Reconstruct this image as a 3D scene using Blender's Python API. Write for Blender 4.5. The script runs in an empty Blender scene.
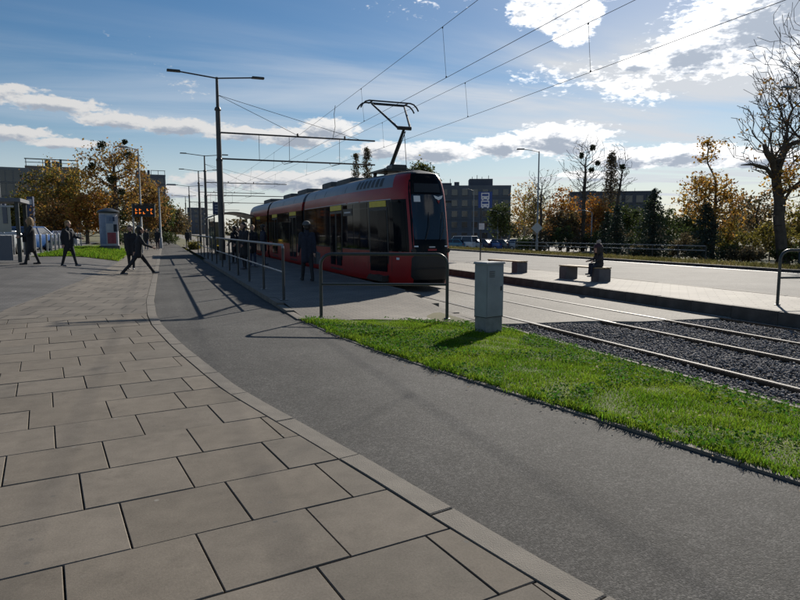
import bpy, bmesh, math, random
import numpy as np
from mathutils import Vector, Matrix
R = math.radians
rng = random.Random(7)
nrg = np.random.default_rng(11)
scene = bpy.context.scene
col = scene.collection

# ------------------------------------------------------------------ camera, sky, sun, exposure
YAW, PITCH = 21.36, 6.35
cam_d = bpy.data.cameras.new('camera'); cam = bpy.data.objects.new('camera', cam_d); col.objects.link(cam)
cam.location = (0, 0, 1.55)
cam.rotation_euler = (R(90 - PITCH), 0, R(-YAW))
cam_d.sensor_width = 36; cam_d.lens = 36 * 620 / 800
cam_d.clip_start = .05; cam_d.clip_end = 6000
scene.camera = cam

SUN_AZ, SUN_EL = 46.5, 27.0
scene.view_settings.view_transform = 'Standard'; scene.view_settings.look = 'None'
scene.view_settings.gamma = 1; scene.view_settings.exposure = 0.36
sd = bpy.data.lights.new('sun', 'SUN'); sd.energy = 5.0; sd.angle = R(.53); sd.color = (1, .93, .82)
sun = bpy.data.objects.new('sun', sd); col.objects.link(sun)
sv = Vector((math.sin(R(SUN_AZ)) * math.cos(R(SUN_EL)), math.cos(R(SUN_AZ)) * math.cos(R(SUN_EL)), math.sin(R(SUN_EL))))
sun.rotation_euler = sv.to_track_quat('Z', 'Y').to_euler()
sun.location = (20, 20, 40)

world = bpy.data.worlds.new('World'); scene.world = world; world.use_nodes = True
SKY_STRENGTH = .058
CLOUDS = [  # azimuth from +Y, elevation, half width, half height (degrees)
    (33.2, 18.4, 2.2, 1.3), (35.6, 19.6, 2.6, 1.5), (38.2, 20.2, 2.6, 1.5), (36.4, 17.8, 2.2, 1.2), (40.8, 20.4, 2.4, 1.3), (36.3, 16.4, 1.5, .9), (34.6, 17.6, 1.8, 1.0), (42.6, 21.0, 2.0, 1.0),
    (51.2, 15.6, 7.0, 3.6), (46.2, 14.0, 3.8, 1.9), (53.5, 17.2, 5.4, 3.4), (57.5, 15.4, 5.0, 3.8),
    (41.8, 13.8, 1.7, .75),
    (24.6, 7.0, 4.4, 1.0), (30.4, 7.5, 3.2, 1.1), (35.6, 7.9, 4.6, 1.5), (41.0, 6.2, 3.4, .95), (45.8, 6.3, 4.5, 1.0),
    (51.5, 5.6, 5.0, .8), (20.0, 7.2, 3.0, .8), (38.2, 4.9, 3.0, .5), (57.0, 5.8, 4.0, .9),
    (-12.5, 10.6, 4.4, .62), (-7.4, 9.9, 4.0, .68), (-2.6, 9.0, 4.0, .62), (2.4, 8.8, 4.0, .75), (7.4, 8.4, 3.4, .6),
    (12.4, 8.3, 4.2, .95), (15.0, 9.0, 2.6, .95), (-18.0, 11.0, 5.0, .8),
    (-11.0, 7.4, 4.0, .6), (-6.6, 6.9, 3.0, .42), (-17.0, 7.2, 4.0, .6),
    (5.0, 4.4, 4.0, .7), (11.0, 4.4, 5.0, 1.0), (15.5, 4.9, 3.0, .6), (1.0, 3.4, 4.0, .6),
]
def build_world():
    nt = world.node_tree; nt.nodes.clear()
    g = bpy.data.node_groups.new('cloud_density', 'ShaderNodeTree')
    g.interface.new_socket('Vector', in_out='INPUT', socket_type='NodeSocketVector')
    g.interface.new_socket('Value', in_out='OUTPUT', socket_type='NodeSocketFloat')
    N, Lk = g.nodes, g.links
    gi = N.new('NodeGroupInput'); go = N.new('NodeGroupOutput')
    def math_(op, a, b=None, c=None, clamp=False, NN=N, LL=Lk):
        m = NN.new('ShaderNodeMath'); m.operation = op; m.use_clamp = clamp
        for i, v in enumerate((a, b, c)):
            if v is None: continue
            if isinstance(v, (int, float)): m.inputs[i].default_value = v
            else: LL.new(v, m.inputs[i])
        return m.outputs[0]
    # warp a little so that the outlines billow
    wz = N.new('ShaderNodeTexNoise'); wz.inputs['Scale'].default_value = .16; wz.inputs['Detail'].default_value = 4
    Lk.new(gi.outputs[0], wz.inputs['Vector'])
    wv = N.new('ShaderNodeVectorMath'); wv.operation = 'MULTIPLY_ADD'
    Lk.new(wz.outputs['Color'], wv.inputs[0]); wv.inputs[1].default_value = (1.6, .7, 0); Lk.new(gi.outputs[0], wv.inputs[2])
    best = None
    thin = None
    for ci_, (a, e, ra, re) in enumerate(CLOUDS):
        s = N.new('ShaderNodeVectorMath'); s.operation = 'SUBTRACT'; Lk.new(wv.outputs[0], s.inputs[0]); s.inputs[1].default_value = (a + .8, e + .35, 0)
        m = N.new('ShaderNodeVectorMath'); m.operation = 'MULTIPLY'; Lk.new(s.outputs[0], m.inputs[0]); m.inputs[1].default_value = (1 / ra, 1 / re, 0)
        l = N.new('ShaderNodeVectorMath'); l.operation = 'LENGTH'; Lk.new(m.outputs[0], l.inputs[0])
        if ci_ < 8: thin = l.outputs['Value'] if thin is None else math_('MINIMUM', thin, l.outputs['Value'])
        else: best = l.outputs['Value'] if best is None else math_('MINIMUM', best, l.outputs['Value'])
    mask = math_('MULTIPLY', math_('SUBTRACT', 1.0, best), 1.45)
    mask = math_('MAXIMUM', mask, math_('MINIMUM', math_('MULTIPLY', math_('SUBTRACT', 1.12, thin), 1.7), .5))
    # scattered clouds everywhere else in the sky
    big = N.new('ShaderNodeTexNoise'); big.inputs['Scale'].default_value = .055; big.inputs['Detail'].default_value = 2
    sc = N.new('ShaderNodeVectorMath'); sc.operation = 'MULTIPLY'; Lk.new(gi.outputs[0], sc.inputs[0]); sc.inputs[1].default_value = (1, 2.2, 1)
    Lk.new(sc.outputs[0], big.inputs['Vector'])
    gen = math_('MULTIPLY', math_('SUBTRACT', big.outputs['Fac'], .66), 5.0)
    mask = math_('MAXIMUM', mask, gen)
    mask = math_('MAXIMUM', mask, -1.5)
    n1 = N.new('ShaderNodeTexNoise'); n1.inputs['Scale'].default_value = .72; n1.inputs['Detail'].default_value = 10; n1.inputs['Roughness'].default_value = .6
    Lk.new(sc.outputs[0], n1.inputs['Vector'])
    d = math_('ADD', mask, math_('MULTIPLY', math_('SUBTRACT', n1.outputs['Fac'], .48), 2.1))
    n2 = N.new('ShaderNodeTexNoise'); n2.inputs['Scale'].default_value = 1.9; n2.inputs['Detail'].default_value = 6; Lk.new(sc.outputs[0], n2.inputs['Vector'])
    d = math_('ADD', d, math_('MULTIPLY', math_('SUBTRACT', n2.outputs['Fac'], .5), 1.0))
    Lk.new(d, go.inputs[0])
    # main tree
    N, Lk = nt.nodes, nt.links
    M = lambda *a, **k: math_(*a, NN=N, LL=Lk, **k)
    tc = N.new('ShaderNodeTexCoord'); sx = N.new('ShaderNodeSeparateXYZ'); Lk.new(tc.outputs['Generated'], sx.inputs[0])
    az = M('MULTIPLY', M('ARCTAN2', sx.outputs[0], sx.outputs[1]), 57.29578)
    el = M('MULTIPLY', M('ARCSINE', sx.outputs[2]), 57.29578)
    p = N.new('ShaderNodeCombineXYZ'); Lk.new(az, p.inputs[0]); Lk.new(el, p.inputs[1])
    def dens(off):
        a = N.new('ShaderNodeVectorMath'); a.operation = 'ADD'; Lk.new(p.outputs[0], a.inputs[0]); a.inputs[1].default_value = off
        q = N.new('ShaderNodeGroup'); q.node_tree = g; Lk.new(a.outputs[0], q.inputs[0]); return q.outputs[0]
    d0, d1 = dens((0, 0, 0)), dens((.25, .5, 0))
    def ramp(v, lo, hi):
        r = N.new('ShaderNodeMapRange'); r.interpolation_type = 'SMOOTHSTEP'; Lk.new(v, r.inputs[0]); r.inputs[1].default_value = lo; r.inputs[2].default_value = hi; return r.outputs[0]
    alpha = ramp(d0, -.12, .42)
    shade = ramp(d1, .25, 1.15)
    sky = N.new('ShaderNodeTexSky'); sky.sky_type = 'NISHITA'; sky.sun_disc = False
    sky.sun_elevation = R(SUN_EL); sky.sun_rotation = R(SUN_AZ); sky.altitude = 250; sky.air_density = 1.0; sky.dust_density = .25; sky.ozone_density = 2.2
    # forward scattering: cloud edges shine near the sun
    dt = N.new('ShaderNodeVectorMath'); dt.operation = 'DOT_PRODUCT'; Lk.new(tc.outputs['Generated'], dt.inputs[0]); dt.inputs[1].default_value = sv
    glow = M('POWER', M('MAXIMUM', dt.outputs['Value'], 0.0), 10.0)
    # thin high cirrus on a plane far above
    inv = M('DIVIDE', 1.0, M('MAXIMUM', sx.outputs[2], .03))
    cx = N.new('ShaderNodeCombineXYZ'); Lk.new(M('MULTIPLY', sx.outputs[0], inv), cx.inputs[0]); Lk.new(M('MULTIPLY', sx.outputs[1], inv), cx.inputs[1])
    mp = N.new('ShaderNodeMapping'); mp.inputs['Rotation'].default_value = (0, 0, R(28)); mp.inputs['Scale'].default_value = (.22, .75, 1); Lk.new(cx.outputs[0], mp.inputs[0])
    ci = N.new('ShaderNodeTexNoise'); ci.inputs['Scale'].default_value = .8; ci.inputs['Detail'].default_value = 7; ci.inputs['Roughness'].default_value = .55; ci.inputs['Distortion'].default_value = .6
    Lk.new(mp.outputs[0], ci.inputs['Vector'])
    cov = N.new('ShaderNodeTexNoise'); cov.inputs['Scale'].default_value = .16; cov.inputs['Detail'].default_value = 2
    cadd = N.new('ShaderNodeVectorMath'); cadd.operation = 'ADD'; Lk.new(cx.outputs[0], cadd.inputs[0]); cadd.inputs[1].default_value = (4.0, 1.3, 0); Lk.new(cadd.outputs[0], cov.inputs['Vector'])
    cia = M('MULTIPLY', ramp(ci.outputs['Fac'], .34, .74), ramp(cov.outputs['Fac'], .24, .5))
    cia = M('MULTIPLY', cia, M('MULTIPLY', M('ADD', .42, M('MULTIPLY', glow, 1.9)), M('ADD', .18, M('MULTIPLY', ramp(el, 18.5, 13.0), .82))))
    # the haze towards the horizon is thicker veil cloud
    veil = M('MULTIPLY', ramp(el, 11.0, 1.0), .62)
    cia = M('MAXIMUM', cia, veil)
    def mix(f, a, b):
        m = N.new('ShaderNodeMix'); m.data_type = 'RGBA'; m.clamp_factor = True
        Lk.new(f, m.inputs['Factor'])
        for s, v in (('A', a), ('B', b)):
            i = [k for k in m.inputs if k.name == s and k.type == 'RGBA'][0]
            if isinstance(v, tuple): i.default_value = v + (1,)
            else: Lk.new(v, i)
        return [k for k in m.outputs if k.type == 'RGBA'][0]
    base = sky.outputs[0]
    desat = N.new('ShaderNodeHueSaturation'); desat.inputs['Saturation'].default_value = 1.26; Lk.new(base, desat.inputs['Color'])
    c1 = mix(cia, desat.outputs[0], (9.0, 9.5, 10.2))
    gsc = M('ADD', .74, M('MULTIPLY', glow, 1.25))
    brt = N.new('ShaderNodeVectorMath'); brt.operation = 'SCALE'; brt.inputs[0].default_value = (12.6, 12.6, 12.6); Lk.new(gsc, brt.inputs['Scale'])
    dk = N.new('ShaderNodeVectorMath'); dk.operation = 'SCALE'; dk.inputs[0].default_value = (5.2, 5.9, 7.0); Lk.new(M('ADD', .92, M('MULTIPLY', glow, .35)), dk.inputs['Scale'])
    cc = mix(shade, brt.outputs[0], dk.outputs[0])
    c2 = mix(alpha, c1, cc)
    bg = N.new('ShaderNodeBackground'); bg.inputs['Strength'].default_value = SKY_STRENGTH; Lk.new(c2, bg.inputs['Color'])
    o = N.new('ShaderNodeOutputWorld'); Lk.new(bg.outputs[0], o.inputs['Surface'])
build_world()

# ------------------------------------------------------------------ materials
MATS = {}
def mat(name, c, rough=.7, var=.15, scale=6., bump=0., bscale=40., metal=0., spec=.5, detail=5, c2=None, mixlo=.4, mixhi=.6, island=0., trans=0., emit=None, coat=0., obj_coord=True):
    m = bpy.data.materials.new(name); m.use_nodes = True; MATS[name] = m
    nt = m.node_tree; N, L = nt.nodes, nt.links; b = N['Principled BSDF']
    b.inputs['Roughness'].default_value = rough; b.inputs['Metallic'].default_value = metal
    b.inputs['Specular IOR Level'].default_value = spec; b.inputs['Coat Weight'].default_value = coat
    tc = N.new('ShaderNodeTexCoord'); src = tc.outputs['Object']
    nz = N.new('ShaderNodeTexNoise'); nz.inputs['Scale'].default_value = scale; nz.inputs['Detail'].default_value = detail; L.new(src, nz.inputs['Vector'])
    r = N.new('ShaderNodeMapRange'); L.new(nz.outputs['Fac'], r.inputs[0]); r.inputs[1].default_value = mixlo - .1; r.inputs[2].default_value = mixhi + .1
    mx = N.new('ShaderNodeMix'); mx.data_type = 'RGBA'; L.new(r.outputs[0], mx.inputs['Factor'])
    A = [k for k in mx.inputs if k.type == 'RGBA']
    A[0].default_value = tuple(v * (1 - var) for v in c) + (1,)
    A[1].default_value = (tuple(c2) if c2 else tuple(min(1, v * (1 + var)) for v in c)) + (1,)
    out = [k for k in mx.outputs if k.type == 'RGBA'][0]
    if island:
        ge = N.new('ShaderNodeNewGeometry')
        hs = N.new('ShaderNodeHueSaturation')
        ma = N.new('ShaderNodeMapRange'); L.new(ge.outputs['Random Per Island'], ma.inputs[0]); ma.inputs[3].default_value = 1 - island; ma.inputs[4].default_value = 1 + island
        L.new(ma.outputs[0], hs.inputs['Value']); 
        wn = N.new('ShaderNodeTexWhiteNoise'); wn.noise_dimensions = '1D'; L.new(ge.outputs['Random Per Island'], wn.inputs['W'])
        mb = N.new('ShaderNodeMapRange'); L.new(wn.outputs['Value'], mb.inputs[0]); mb.inputs[3].default_value = .5 - .05 * island; mb.inputs[4].default_value = .5 + .05 * island
        L.new(mb.outputs[0], hs.inputs['Hue']); L.new(out, hs.inputs['Color']); out = hs.outputs[0]
    L.new(out, b.inputs['Base Color'])
    if bump:
        nb = N.new('ShaderNodeTexNoise'); nb.inputs['Scale'].default_value = bscale; nb.inputs['Detail'].default_value = 4; L.new(src, nb.inputs['Vector'])
        bp = N.new('ShaderNodeBump'); bp.inputs['Strength'].default_value = bump; bp.inputs['Distance'].default_value = .01; L.new(nb.outputs['Fac'], bp.inputs['Height']); L.new(bp.outputs[0], b.inputs['Normal'])
    if trans:
        t = N.new('ShaderNodeBsdfTranslucent'); L.new(out, t.inputs['Color'])
        ms = N.new('ShaderNodeMixShader'); ms.inputs[0].default_value = trans; L.new(b.outputs[0], ms.inputs[1]); L.new(t.outputs[0], ms.inputs[2]); L.new(ms.outputs[0], N['Material Output'].inputs['Surface'])
    if emit:
        b.inputs['Emission Color'].default_value = tuple(emit[:3]) + (1,); b.inputs['Emission Strength'].default_value = emit[3]
    return m
def brickmat(name, c1, c2, mortar, w, hgt, gap, rough=.8, rot=0., noise=.25, offset=.5, bumps=.35):
    m = bpy.data.materials.new(name); m.use_nodes = True; MATS[name] = m
    nt = m.node_tree; N, L = nt.nodes, nt.links; b = N['Principled BSDF']; b.inputs['Roughness'].default_value = rough; b.inputs['Specular IOR Level'].default_value = .3
    tc = N.new('ShaderNodeTexCoord'); mp = N.new('ShaderNodeMapping'); mp.inputs['Rotation'].default_value = (0, 0, rot); L.new(tc.outputs['Object'], mp.inputs[0])
    br = N.new('ShaderNodeTexBrick'); L.new(mp.outputs[0], br.inputs['Vector']); br.offset = offset
    br.inputs['Scale'].default_value = 1; br.inputs['Brick Width'].default_value = w; br.inputs['Row Height'].default_value = hgt; br.inputs['Mortar Size'].default_value = gap
    br.inputs['Color1'].default_value = c1 + (1,); br.inputs['Color2'].default_value = c2 + (1,); br.inputs['Mortar'].default_value = mortar + (1,)
    nz = N.new('ShaderNodeTexNoise'); nz.inputs['Scale'].default_value = 1.3; nz.inputs['Detail'].default_value = 7; L.new(tc.outputs['Object'], nz.inputs['Vector'])
    r = N.new('ShaderNodeMapRange'); L.new(nz.outputs['Fac'], r.inputs[0]); r.inputs[1].default_value = .3; r.inputs[2].default_value = .7; r.inputs[3].default_value = 1 - noise; r.inputs[4].default_value = 1 + noise
    hs = N.new('ShaderNodeHueSaturation'); L.new(br.outputs['Color'], hs.inputs['Color']); L.new(r.outputs[0], hs.inputs['Value']); L.new(hs.outputs[0], b.inputs['Base Color'])
    bp = N.new('ShaderNodeBump'); bp.inputs['Strength'].default_value = bumps; bp.inputs['Distance'].default_value = .006; bp.invert = True; L.new(br.outputs['Fac'], bp.inputs['Height']); L.new(bp.outputs[0], b.inputs['Normal'])
    return m
def slabmat(name, c):
    # weathered concrete: cloudy stain, fine grain, trodden-in gum and drips; patterned over the whole pavement
    m = bpy.data.materials.new(name); m.use_nodes = True; MATS[name] = m
    nt = m.node_tree; N, L = nt.nodes, nt.links; b = N['Principled BSDF']; b.inputs['Roughness'].default_value = .9; b.inputs['Specular IOR Level'].default_value = .25
    ge = N.new('ShaderNodeNewGeometry'); P = ge.outputs['Position']; oi = N.new('ShaderNodeObjectInfo')
    def noise(scale, detail, lo, hi, a, bb, rough=.6):
        n = N.new('ShaderNodeTexNoise'); n.inputs['Scale'].default_value = scale; n.inputs['Detail'].default_value = detail; n.inputs['Roughness'].default_value = rough; L.new(P, n.inputs['Vector'])
        r = N.new('ShaderNodeMapRange'); L.new(n.outputs['Fac'], r.inputs[0]); r.inputs[1].default_value = lo; r.inputs[2].default_value = hi; r.inputs[3].default_value = a; r.inputs[4].default_value = bb; return r.outputs[0]
    def mul(a, bb):
        q = N.new('ShaderNodeMath'); q.operation = 'MULTIPLY'; L.new(a, q.inputs[0]); L.new(bb, q.inputs[1]); return q.outputs[0]
    v = mul(noise(1.1, 8, .3, .7, .86, 1.12), noise(7., 8, .3, .72, .88, 1.12)); v = mul(v, noise(90., 4, .3, .7, .86, 1.14)); v = mul(v, noise(3.2, 10, .56, .68, 1.0, .80, .7))
    r = N.new('ShaderNodeMapRange'); L.new(oi.outputs['Random'], r.inputs[0]); r.inputs[3].default_value = .92; r.inputs[4].default_value = 1.08; v = mul(v, r.outputs[0])
    hs = N.new('ShaderNodeHueSaturation'); hs.inputs['Color'].default_value = c + (1,); L.new(v, hs.inputs['Value'])
    vo = N.new('ShaderNodeTexVoronoi'); vo.voronoi_dimensions = '2D'; vo.inputs['Scale'].default_value = 3.4; L.new(P, vo.inputs['Vector'])
    sp = N.new('ShaderNodeMapRange'); L.new(vo.outputs['Distance'], sp.inputs[0]); sp.inputs[1].default_value = .055; sp.inputs[2].default_value = .035
    sc = N.new('ShaderNodeSeparateColor'); L.new(vo.outputs['Color'], sc.inputs[0])
    pk = N.new('ShaderNodeMath'); pk.operation = 'GREATER_THAN'; pk.inputs[1].default_value = .62; L.new(sc.outputs[0], pk.inputs[0])
    mx = N.new('ShaderNodeMix'); mx.data_type = 'RGBA'; L.new(mul(mul(sp.outputs[0], pk.outputs[0]), sc.outputs[1]), mx.inputs['Factor']); A = [k for k in mx.inputs if k.type == 'RGBA']; L.new(hs.outputs[0], A[0])
    gum = N.new('ShaderNodeMix'); gum.data_type = 'RGBA'; L.new(sc.outputs[2], gum.inputs['Factor']); G = [k for k in gum.inputs if k.type == 'RGBA']; G[0].default_value = (.07, .065, .058, 1); G[1].default_value = (.26, .245, .22, 1)
    L.new([k for k in gum.outputs if k.type == 'RGBA'][0], A[1]); L.new([k for k in mx.outputs if k.type == 'RGBA'][0], b.inputs['Base Color'])
    n = N.new('ShaderNodeTexNoise'); n.inputs['Scale'].default_value = 220.; n.inputs['Detail'].default_value = 3; L.new(P, n.inputs['Vector'])
    bp = N.new('ShaderNodeBump'); bp.inputs['Strength'].default_value = .2; bp.inputs['Distance'].default_value = .004; L.new(n.outputs['Fac'], bp.inputs['Height']); L.new(bp.outputs[0], b.inputs['Normal'])
    return m
def asphaltmat(name, c, stone=(.20, .19, .18), gs=130., rough=.75, patch=.18):
    m = bpy.data.materials.new(name); m.use_nodes = True; MATS[name] = m
    nt = m.node_tree; N, L = nt.nodes, nt.links; b = N['Principled BSDF']; b.inputs['Roughness'].default_value = rough; b.inputs['Specular IOR Level'].default_value = .25
    tc = N.new('ShaderNodeTexCoord')
    v = N.new('ShaderNodeTexVoronoi'); v.inputs['Scale'].default_value = gs; L.new(tc.outputs['Object'], v.inputs['Vector'])
    sp = N.new('ShaderNodeSeparateColor'); L.new(v.outputs['Color'], sp.inputs[0])
    r = N.new('ShaderNodeMapRange'); L.new(sp.outputs[0], r.inputs[0]); r.inputs[1].default_value = .45; r.inputs[2].default_value = 1.0
    mx = N.new('ShaderNodeMix'); mx.data_type = 'RGBA'; L.new(r.outputs[0], mx.inputs['Factor']); A = [k for k in mx.inputs if k.type == 'RGBA']; A[0].default_value = c + (1,); A[1].default_value = stone + (1,)
    out = [k for k in mx.outputs if k.type == 'RGBA'][0]
    val = None
    for scl, lo, hi in ((.55, 1 - patch, 1 + patch), (4.5, 1 - patch * .5, 1 + patch * .5), (26., 1 - patch * .5, 1 + patch * .5)):
        nz = N.new('ShaderNodeTexNoise'); nz.inputs['Scale'].default_value = scl; nz.inputs['Detail'].default_value = 8; L.new(tc.outputs['Object'], nz.inputs['Vector'])
        q = N.new('ShaderNodeMapRange'); L.new(nz.outputs['Fac'], q.inputs[0]); q.inputs[1].default_value = .3; q.inputs[2].default_value = .7; q.inputs[3].default_value = lo; q.inputs[4].default_value = hi
        hs = N.new('ShaderNodeHueSaturation'); L.new(out, hs.inputs['Color']); L.new(q.outputs[0], hs.inputs['Value']); out = hs.outputs[0]
    L.new(out, b.inputs['Base Color'])
    bp = N.new('ShaderNodeBump'); bp.inputs['Strength'].default_value = .55; bp.inputs['Distance'].default_value = .004; L.new(v.outputs['Distance'], bp.inputs['Height']); bp.invert = True; L.new(bp.outputs[0], b.inputs['Normal'])
    return m

# ------------------------------------------------------------------ mesh helpers
class MB:
    def __init__(s): s.v = []; s.f = []; s.m = []
    def add(s, vs, fs, mi=0):
        k = len(s.v); s.v += [tuple(v) for v in vs]; s.f += [tuple(i + k for i in f) for f in fs]; s.m += [mi] * len(fs); return s
    def box(s, c, size, rz=0., mi=0, cham=0.):
        x, y, z = (d / 2 for d in size); ca, sa = math.cos(rz), math.sin(rz)
        T = lambda a, b, d: (c[0] + a * ca - b * sa, c[1] + a * sa + b * ca, c[2] + d)
        if cham:
            k = cham
            vs = [T(*q) for q in ((-x, -y, -z), (x, -y, -z), (x, y, -z), (-x, y, -z), (-x, -y, z - k), (x, -y, z - k), (x, y, z - k), (-x, y, z - k), (-x + k, -y + k, z), (x - k, -y + k, z), (x - k, y - k, z), (-x + k, y - k, z))]
            fs = [(3, 2, 1, 0), (8, 9, 10, 11)] + [(i, (i + 1) % 4, (i + 1) % 4 + 4, i + 4) for i in range(4)] + [(i + 4, (i + 1) % 4 + 4, (i + 1) % 4 + 8, i + 8) for i in range(4)]
        else:
            vs = [T(*q) for q in ((-x, -y, -z), (x, -y, -z), (x, y, -z), (-x, y, -z), (-x, -y, z), (x, -y, z), (x, y, z), (-x, y, z))]
            fs = [(3, 2, 1, 0), (4, 5, 6, 7), (0, 1, 5, 4), (1, 2, 6, 5), (2, 3, 7, 6), (3, 0, 4, 7)]
        return s.add(vs, fs, mi)
    def prism(s, poly, z0, z1, mi=0, cham=0.):
        n = len(poly); vs = [(x, y, z0) for x, y in poly]
        if cham:
            cx = sum(p[0] for p in poly) / n; cy = sum(p[1] for p in poly) / n
            vs += [(x, y, z1 - cham) for x, y in poly]
            for x, y in poly:
                d = math.hypot(cx - x, cy - y) or 1; vs.append((x + (cx - x) / d * cham * 1.3, y + (cy - y) / d * cham * 1.3, z1))
            fs = [tuple(range(n))[::-1], tuple(range(2 * n, 3 * n))] + [(i, (i + 1) % n, (i + 1) % n + n, i + n) for i in range(n)] + [(i + n, (i + 1) % n + n, (i + 1) % n + 2 * n, i + 2 * n) for i in range(n)]
        else:
            vs += [(x, y, z1) for x, y in poly]
            fs = [tuple(range(n))[::-1], tuple(range(n, 2 * n))] + [(i, (i + 1) % n, (i + 1) % n + n, i + n) for i in range(n)]
        return s.add(vs, fs, mi)
    def tube(s, pts, r, n=8, mi=0, caps=True):
        pts = [Vector(p) for p in pts]; k = len(pts); rs = r if isinstance(r, (list, tuple)) else [r] * k
        vs = []; up = None
        for i, p in enumerate(pts):
            d = (pts[min(i + 1, k - 1)] - pts[max(i - 1, 0)])
            if d.length < 1e-9: d = Vector((0, 0, 1))
            d.normalize()
            if up is None: up = Vector((0, 0, 1)) if abs(d.z) < .9 else Vector((1, 0, 0))
            a = d.cross(up)
            if a.length < 1e-6: a = d.cross(Vector((0, 1, 0)))
            a.normalize(); b = a.cross(d).normalized(); up = b
            for j in range(n):
                t = 2 * math.pi * j / n; vs.append(p + (a * math.cos(t) + b * math.sin(t)) * rs[i])
        fs = [(i * n + j, i * n + (j + 1) % n, (i + 1) * n + (j + 1) % n, (i + 1) * n + j) for i in range(k - 1) for j in range(n)]
        if caps: fs += [tuple(range(n))[::-1], tuple((k - 1) * n + j for j in range(n))]
        return s.add(vs, fs, mi)
    def lathe(s, prof, n=16, c=(0, 0, 0), mi=0, sx=1., sy=1.):
        vs = []; k = len(prof)
        for r, z in prof:
            for j in range(n):
                t = 2 * math.pi * j / n; vs.append((c[0] + r * math.cos(t) * sx, c[1] + r * math.sin(t) * sy, c[2] + z))
        fs = [(i * n + j, i * n + (j + 1) % n, (i + 1) * n + (j + 1) % n, (i + 1) * n + j) for i in range(k - 1) for j in range(n)]
        fs += [tuple(range(n))[::-1], tuple((k - 1) * n + j for j in range(n))]
        return s.add(vs, fs, mi)
    def ball(s, c, r, n=10, mi=0, sc=(1, 1, 1)):
        k = max(5, n // 2 + 1)
        prof = [(max(1e-4, math.sin(math.pi * i / k)), -math.cos(math.pi * i / k)) for i in range(k + 1)]
        vs = []
        for a, z in prof:
            for j in range(n):
                t = 2 * math.pi * j / n; vs.append((c[0] + a * math.cos(t) * r * sc[0], c[1] + a * math.sin(t) * r * sc[1], c[2] + z * r * sc[2]))
        fs = [(i * n + j, i * n + (j + 1) % n, (i + 1) * n + (j + 1) % n, (i + 1) * n + j) for i in range(k) for j in range(n)]
        return s.add(vs, fs, mi)
    def mesh(s, name, mats, smooth=False):
        me = bpy.data.meshes.new(name); me.from_pydata(s.v, [], s.f)
        for m in (mats if isinstance(mats, (list, tuple)) else [mats]): me.materials.append(MATS[m])
        if any(s.m): me.polygons.foreach_set('material_index', s.m)
        if smooth:
            me.polygons.foreach_set('use_smooth', [True] * len(me.polygons))
            me.set_sharp_from_angle(angle=R(38))
        me.update(); return me
    def build(s, name, mats, parent=None, smooth=False, **k):
        return link(name, s.mesh(name, mats, smooth), parent, **k)
def link(name, me, parent=None, loc=None, rz=0.):
    o = bpy.data.objects.new(name, me); col.objects.link(o)
    if parent: o.parent = parent
    if loc is not None: o.location = loc
    if rz: o.rotation_euler = (0, 0, rz)
    return o
def mesh_np(name, V, F, m):
    V = np.asarray(V, np.float32); F = np.asarray(F, np.int32); k = F.shape[1]
    me = bpy.data.meshes.new(name); me.vertices.add(len(V)); me.vertices.foreach_set('co', V.ravel())
    me.loops.add(F.size); me.loops.foreach_set('vertex_index', F.ravel())
    me.polygons.add(len(F)); me.polygons.foreach_set('loop_start', np.arange(0, F.size, k, dtype=np.int32)); me.polygons.foreach_set('loop_total', np.full(len(F), k, np.int32))
    for q in (m if isinstance(m, (list, tuple)) else [m]): me.materials.append(MATS[q])
    me.update(calc_edges=True); me.validate(); return me
def tag(o, label=None, cat=None, group=None, kind=None):
    if label: o['label'] = label
    if cat: o['category'] = cat
    if group: o['group'] = group
    if kind: o['kind'] = kind
    return o
def thing(name, label, cat, loc=(0, 0, 0), rz=0., group=None):
    o = bpy.data.objects.new(name, None); col.objects.link(o); o.empty_display_size = .1
    o.location = loc; o.rotation_euler = (0, 0, rz); return tag(o, label, cat, group)
def children(o): return list(o.children)
def copy_tree(o, parent=None):
    c = o.copy(); col.objects.link(c); c.parent = parent
    for ch in children(o): copy_tree(ch, c)
    return c
def struct(name, mb, m, parent=None, smooth=False):
    o = mb.build(name, m, parent, smooth)
    if not parent: o['kind'] = 'structure'
    return o
def lerp_curve(pts, y):
    for (x0, y0), (x1, y1) in zip(pts, pts[1:]):
        if (y0 - y) * (y1 - y) <= 0 and y0 != y1: return x0 + (x1 - x0) * (y - y0) / (y1 - y0)
    return pts[0][0] if abs(y - pts[0][1]) < abs(y - pts[-1][1]) else pts[-1][0]
def sstep(a, b, x):
    t = min(1, max(0, (x - a) / (b - a))); return t * t * (3 - 2 * t)

# ------------------------------------------------------------------ palette
asphaltmat('asphalt', (.042, .041, .039), stone=(.120, .114, .107), gs=115., rough=.88, patch=.26)
asphaltmat('road_asphalt', (.16, .152, .14), stone=(.26, .245, .225), gs=60., rough=.86)
asphaltmat('crossing', (0.184, 0.170, 0.149), stone=(0.299, 0.276, 0.241), gs=45., rough=.85)
slabmat('slab', (.150, .129, .104))
slabmat('slab_grey', (.136, .119, .098))
slabmat('slab_light', (.163, .141, .115))
mat('joint', (.035, .036, .022), .95, .3, 14.)
mat('kerb', (.142, .125, .103), .85, .2, 5., .4, 120., detail=8)
mat('kerb_dark', (.07, .062, .055), .85, .3, 5., .4, 80., detail=8)
brickmat('footpath', (.150, .130, .106), (.134, .117, .096), (.070, .061, .050), .6, .6, .02, rot=R(8.5), noise=.22)
brickmat('plaza', (0.104, 0.099, 0.095), (0.090, 0.086, 0.081), (0.059, 0.054, 0.052), .2, .1, .006)
brickmat('pavers', (0.168, 0.148, 0.124), (0.140, 0.126, 0.108), (0.072, 0.062, 0.053), .2, .1, .007, noise=.2)
brickmat('pavers_far', (.26, .24, .205), (.22, .20, .178), (.13, .117, .10), .4, .2, .012, rot=R(45), noise=.2)
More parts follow.
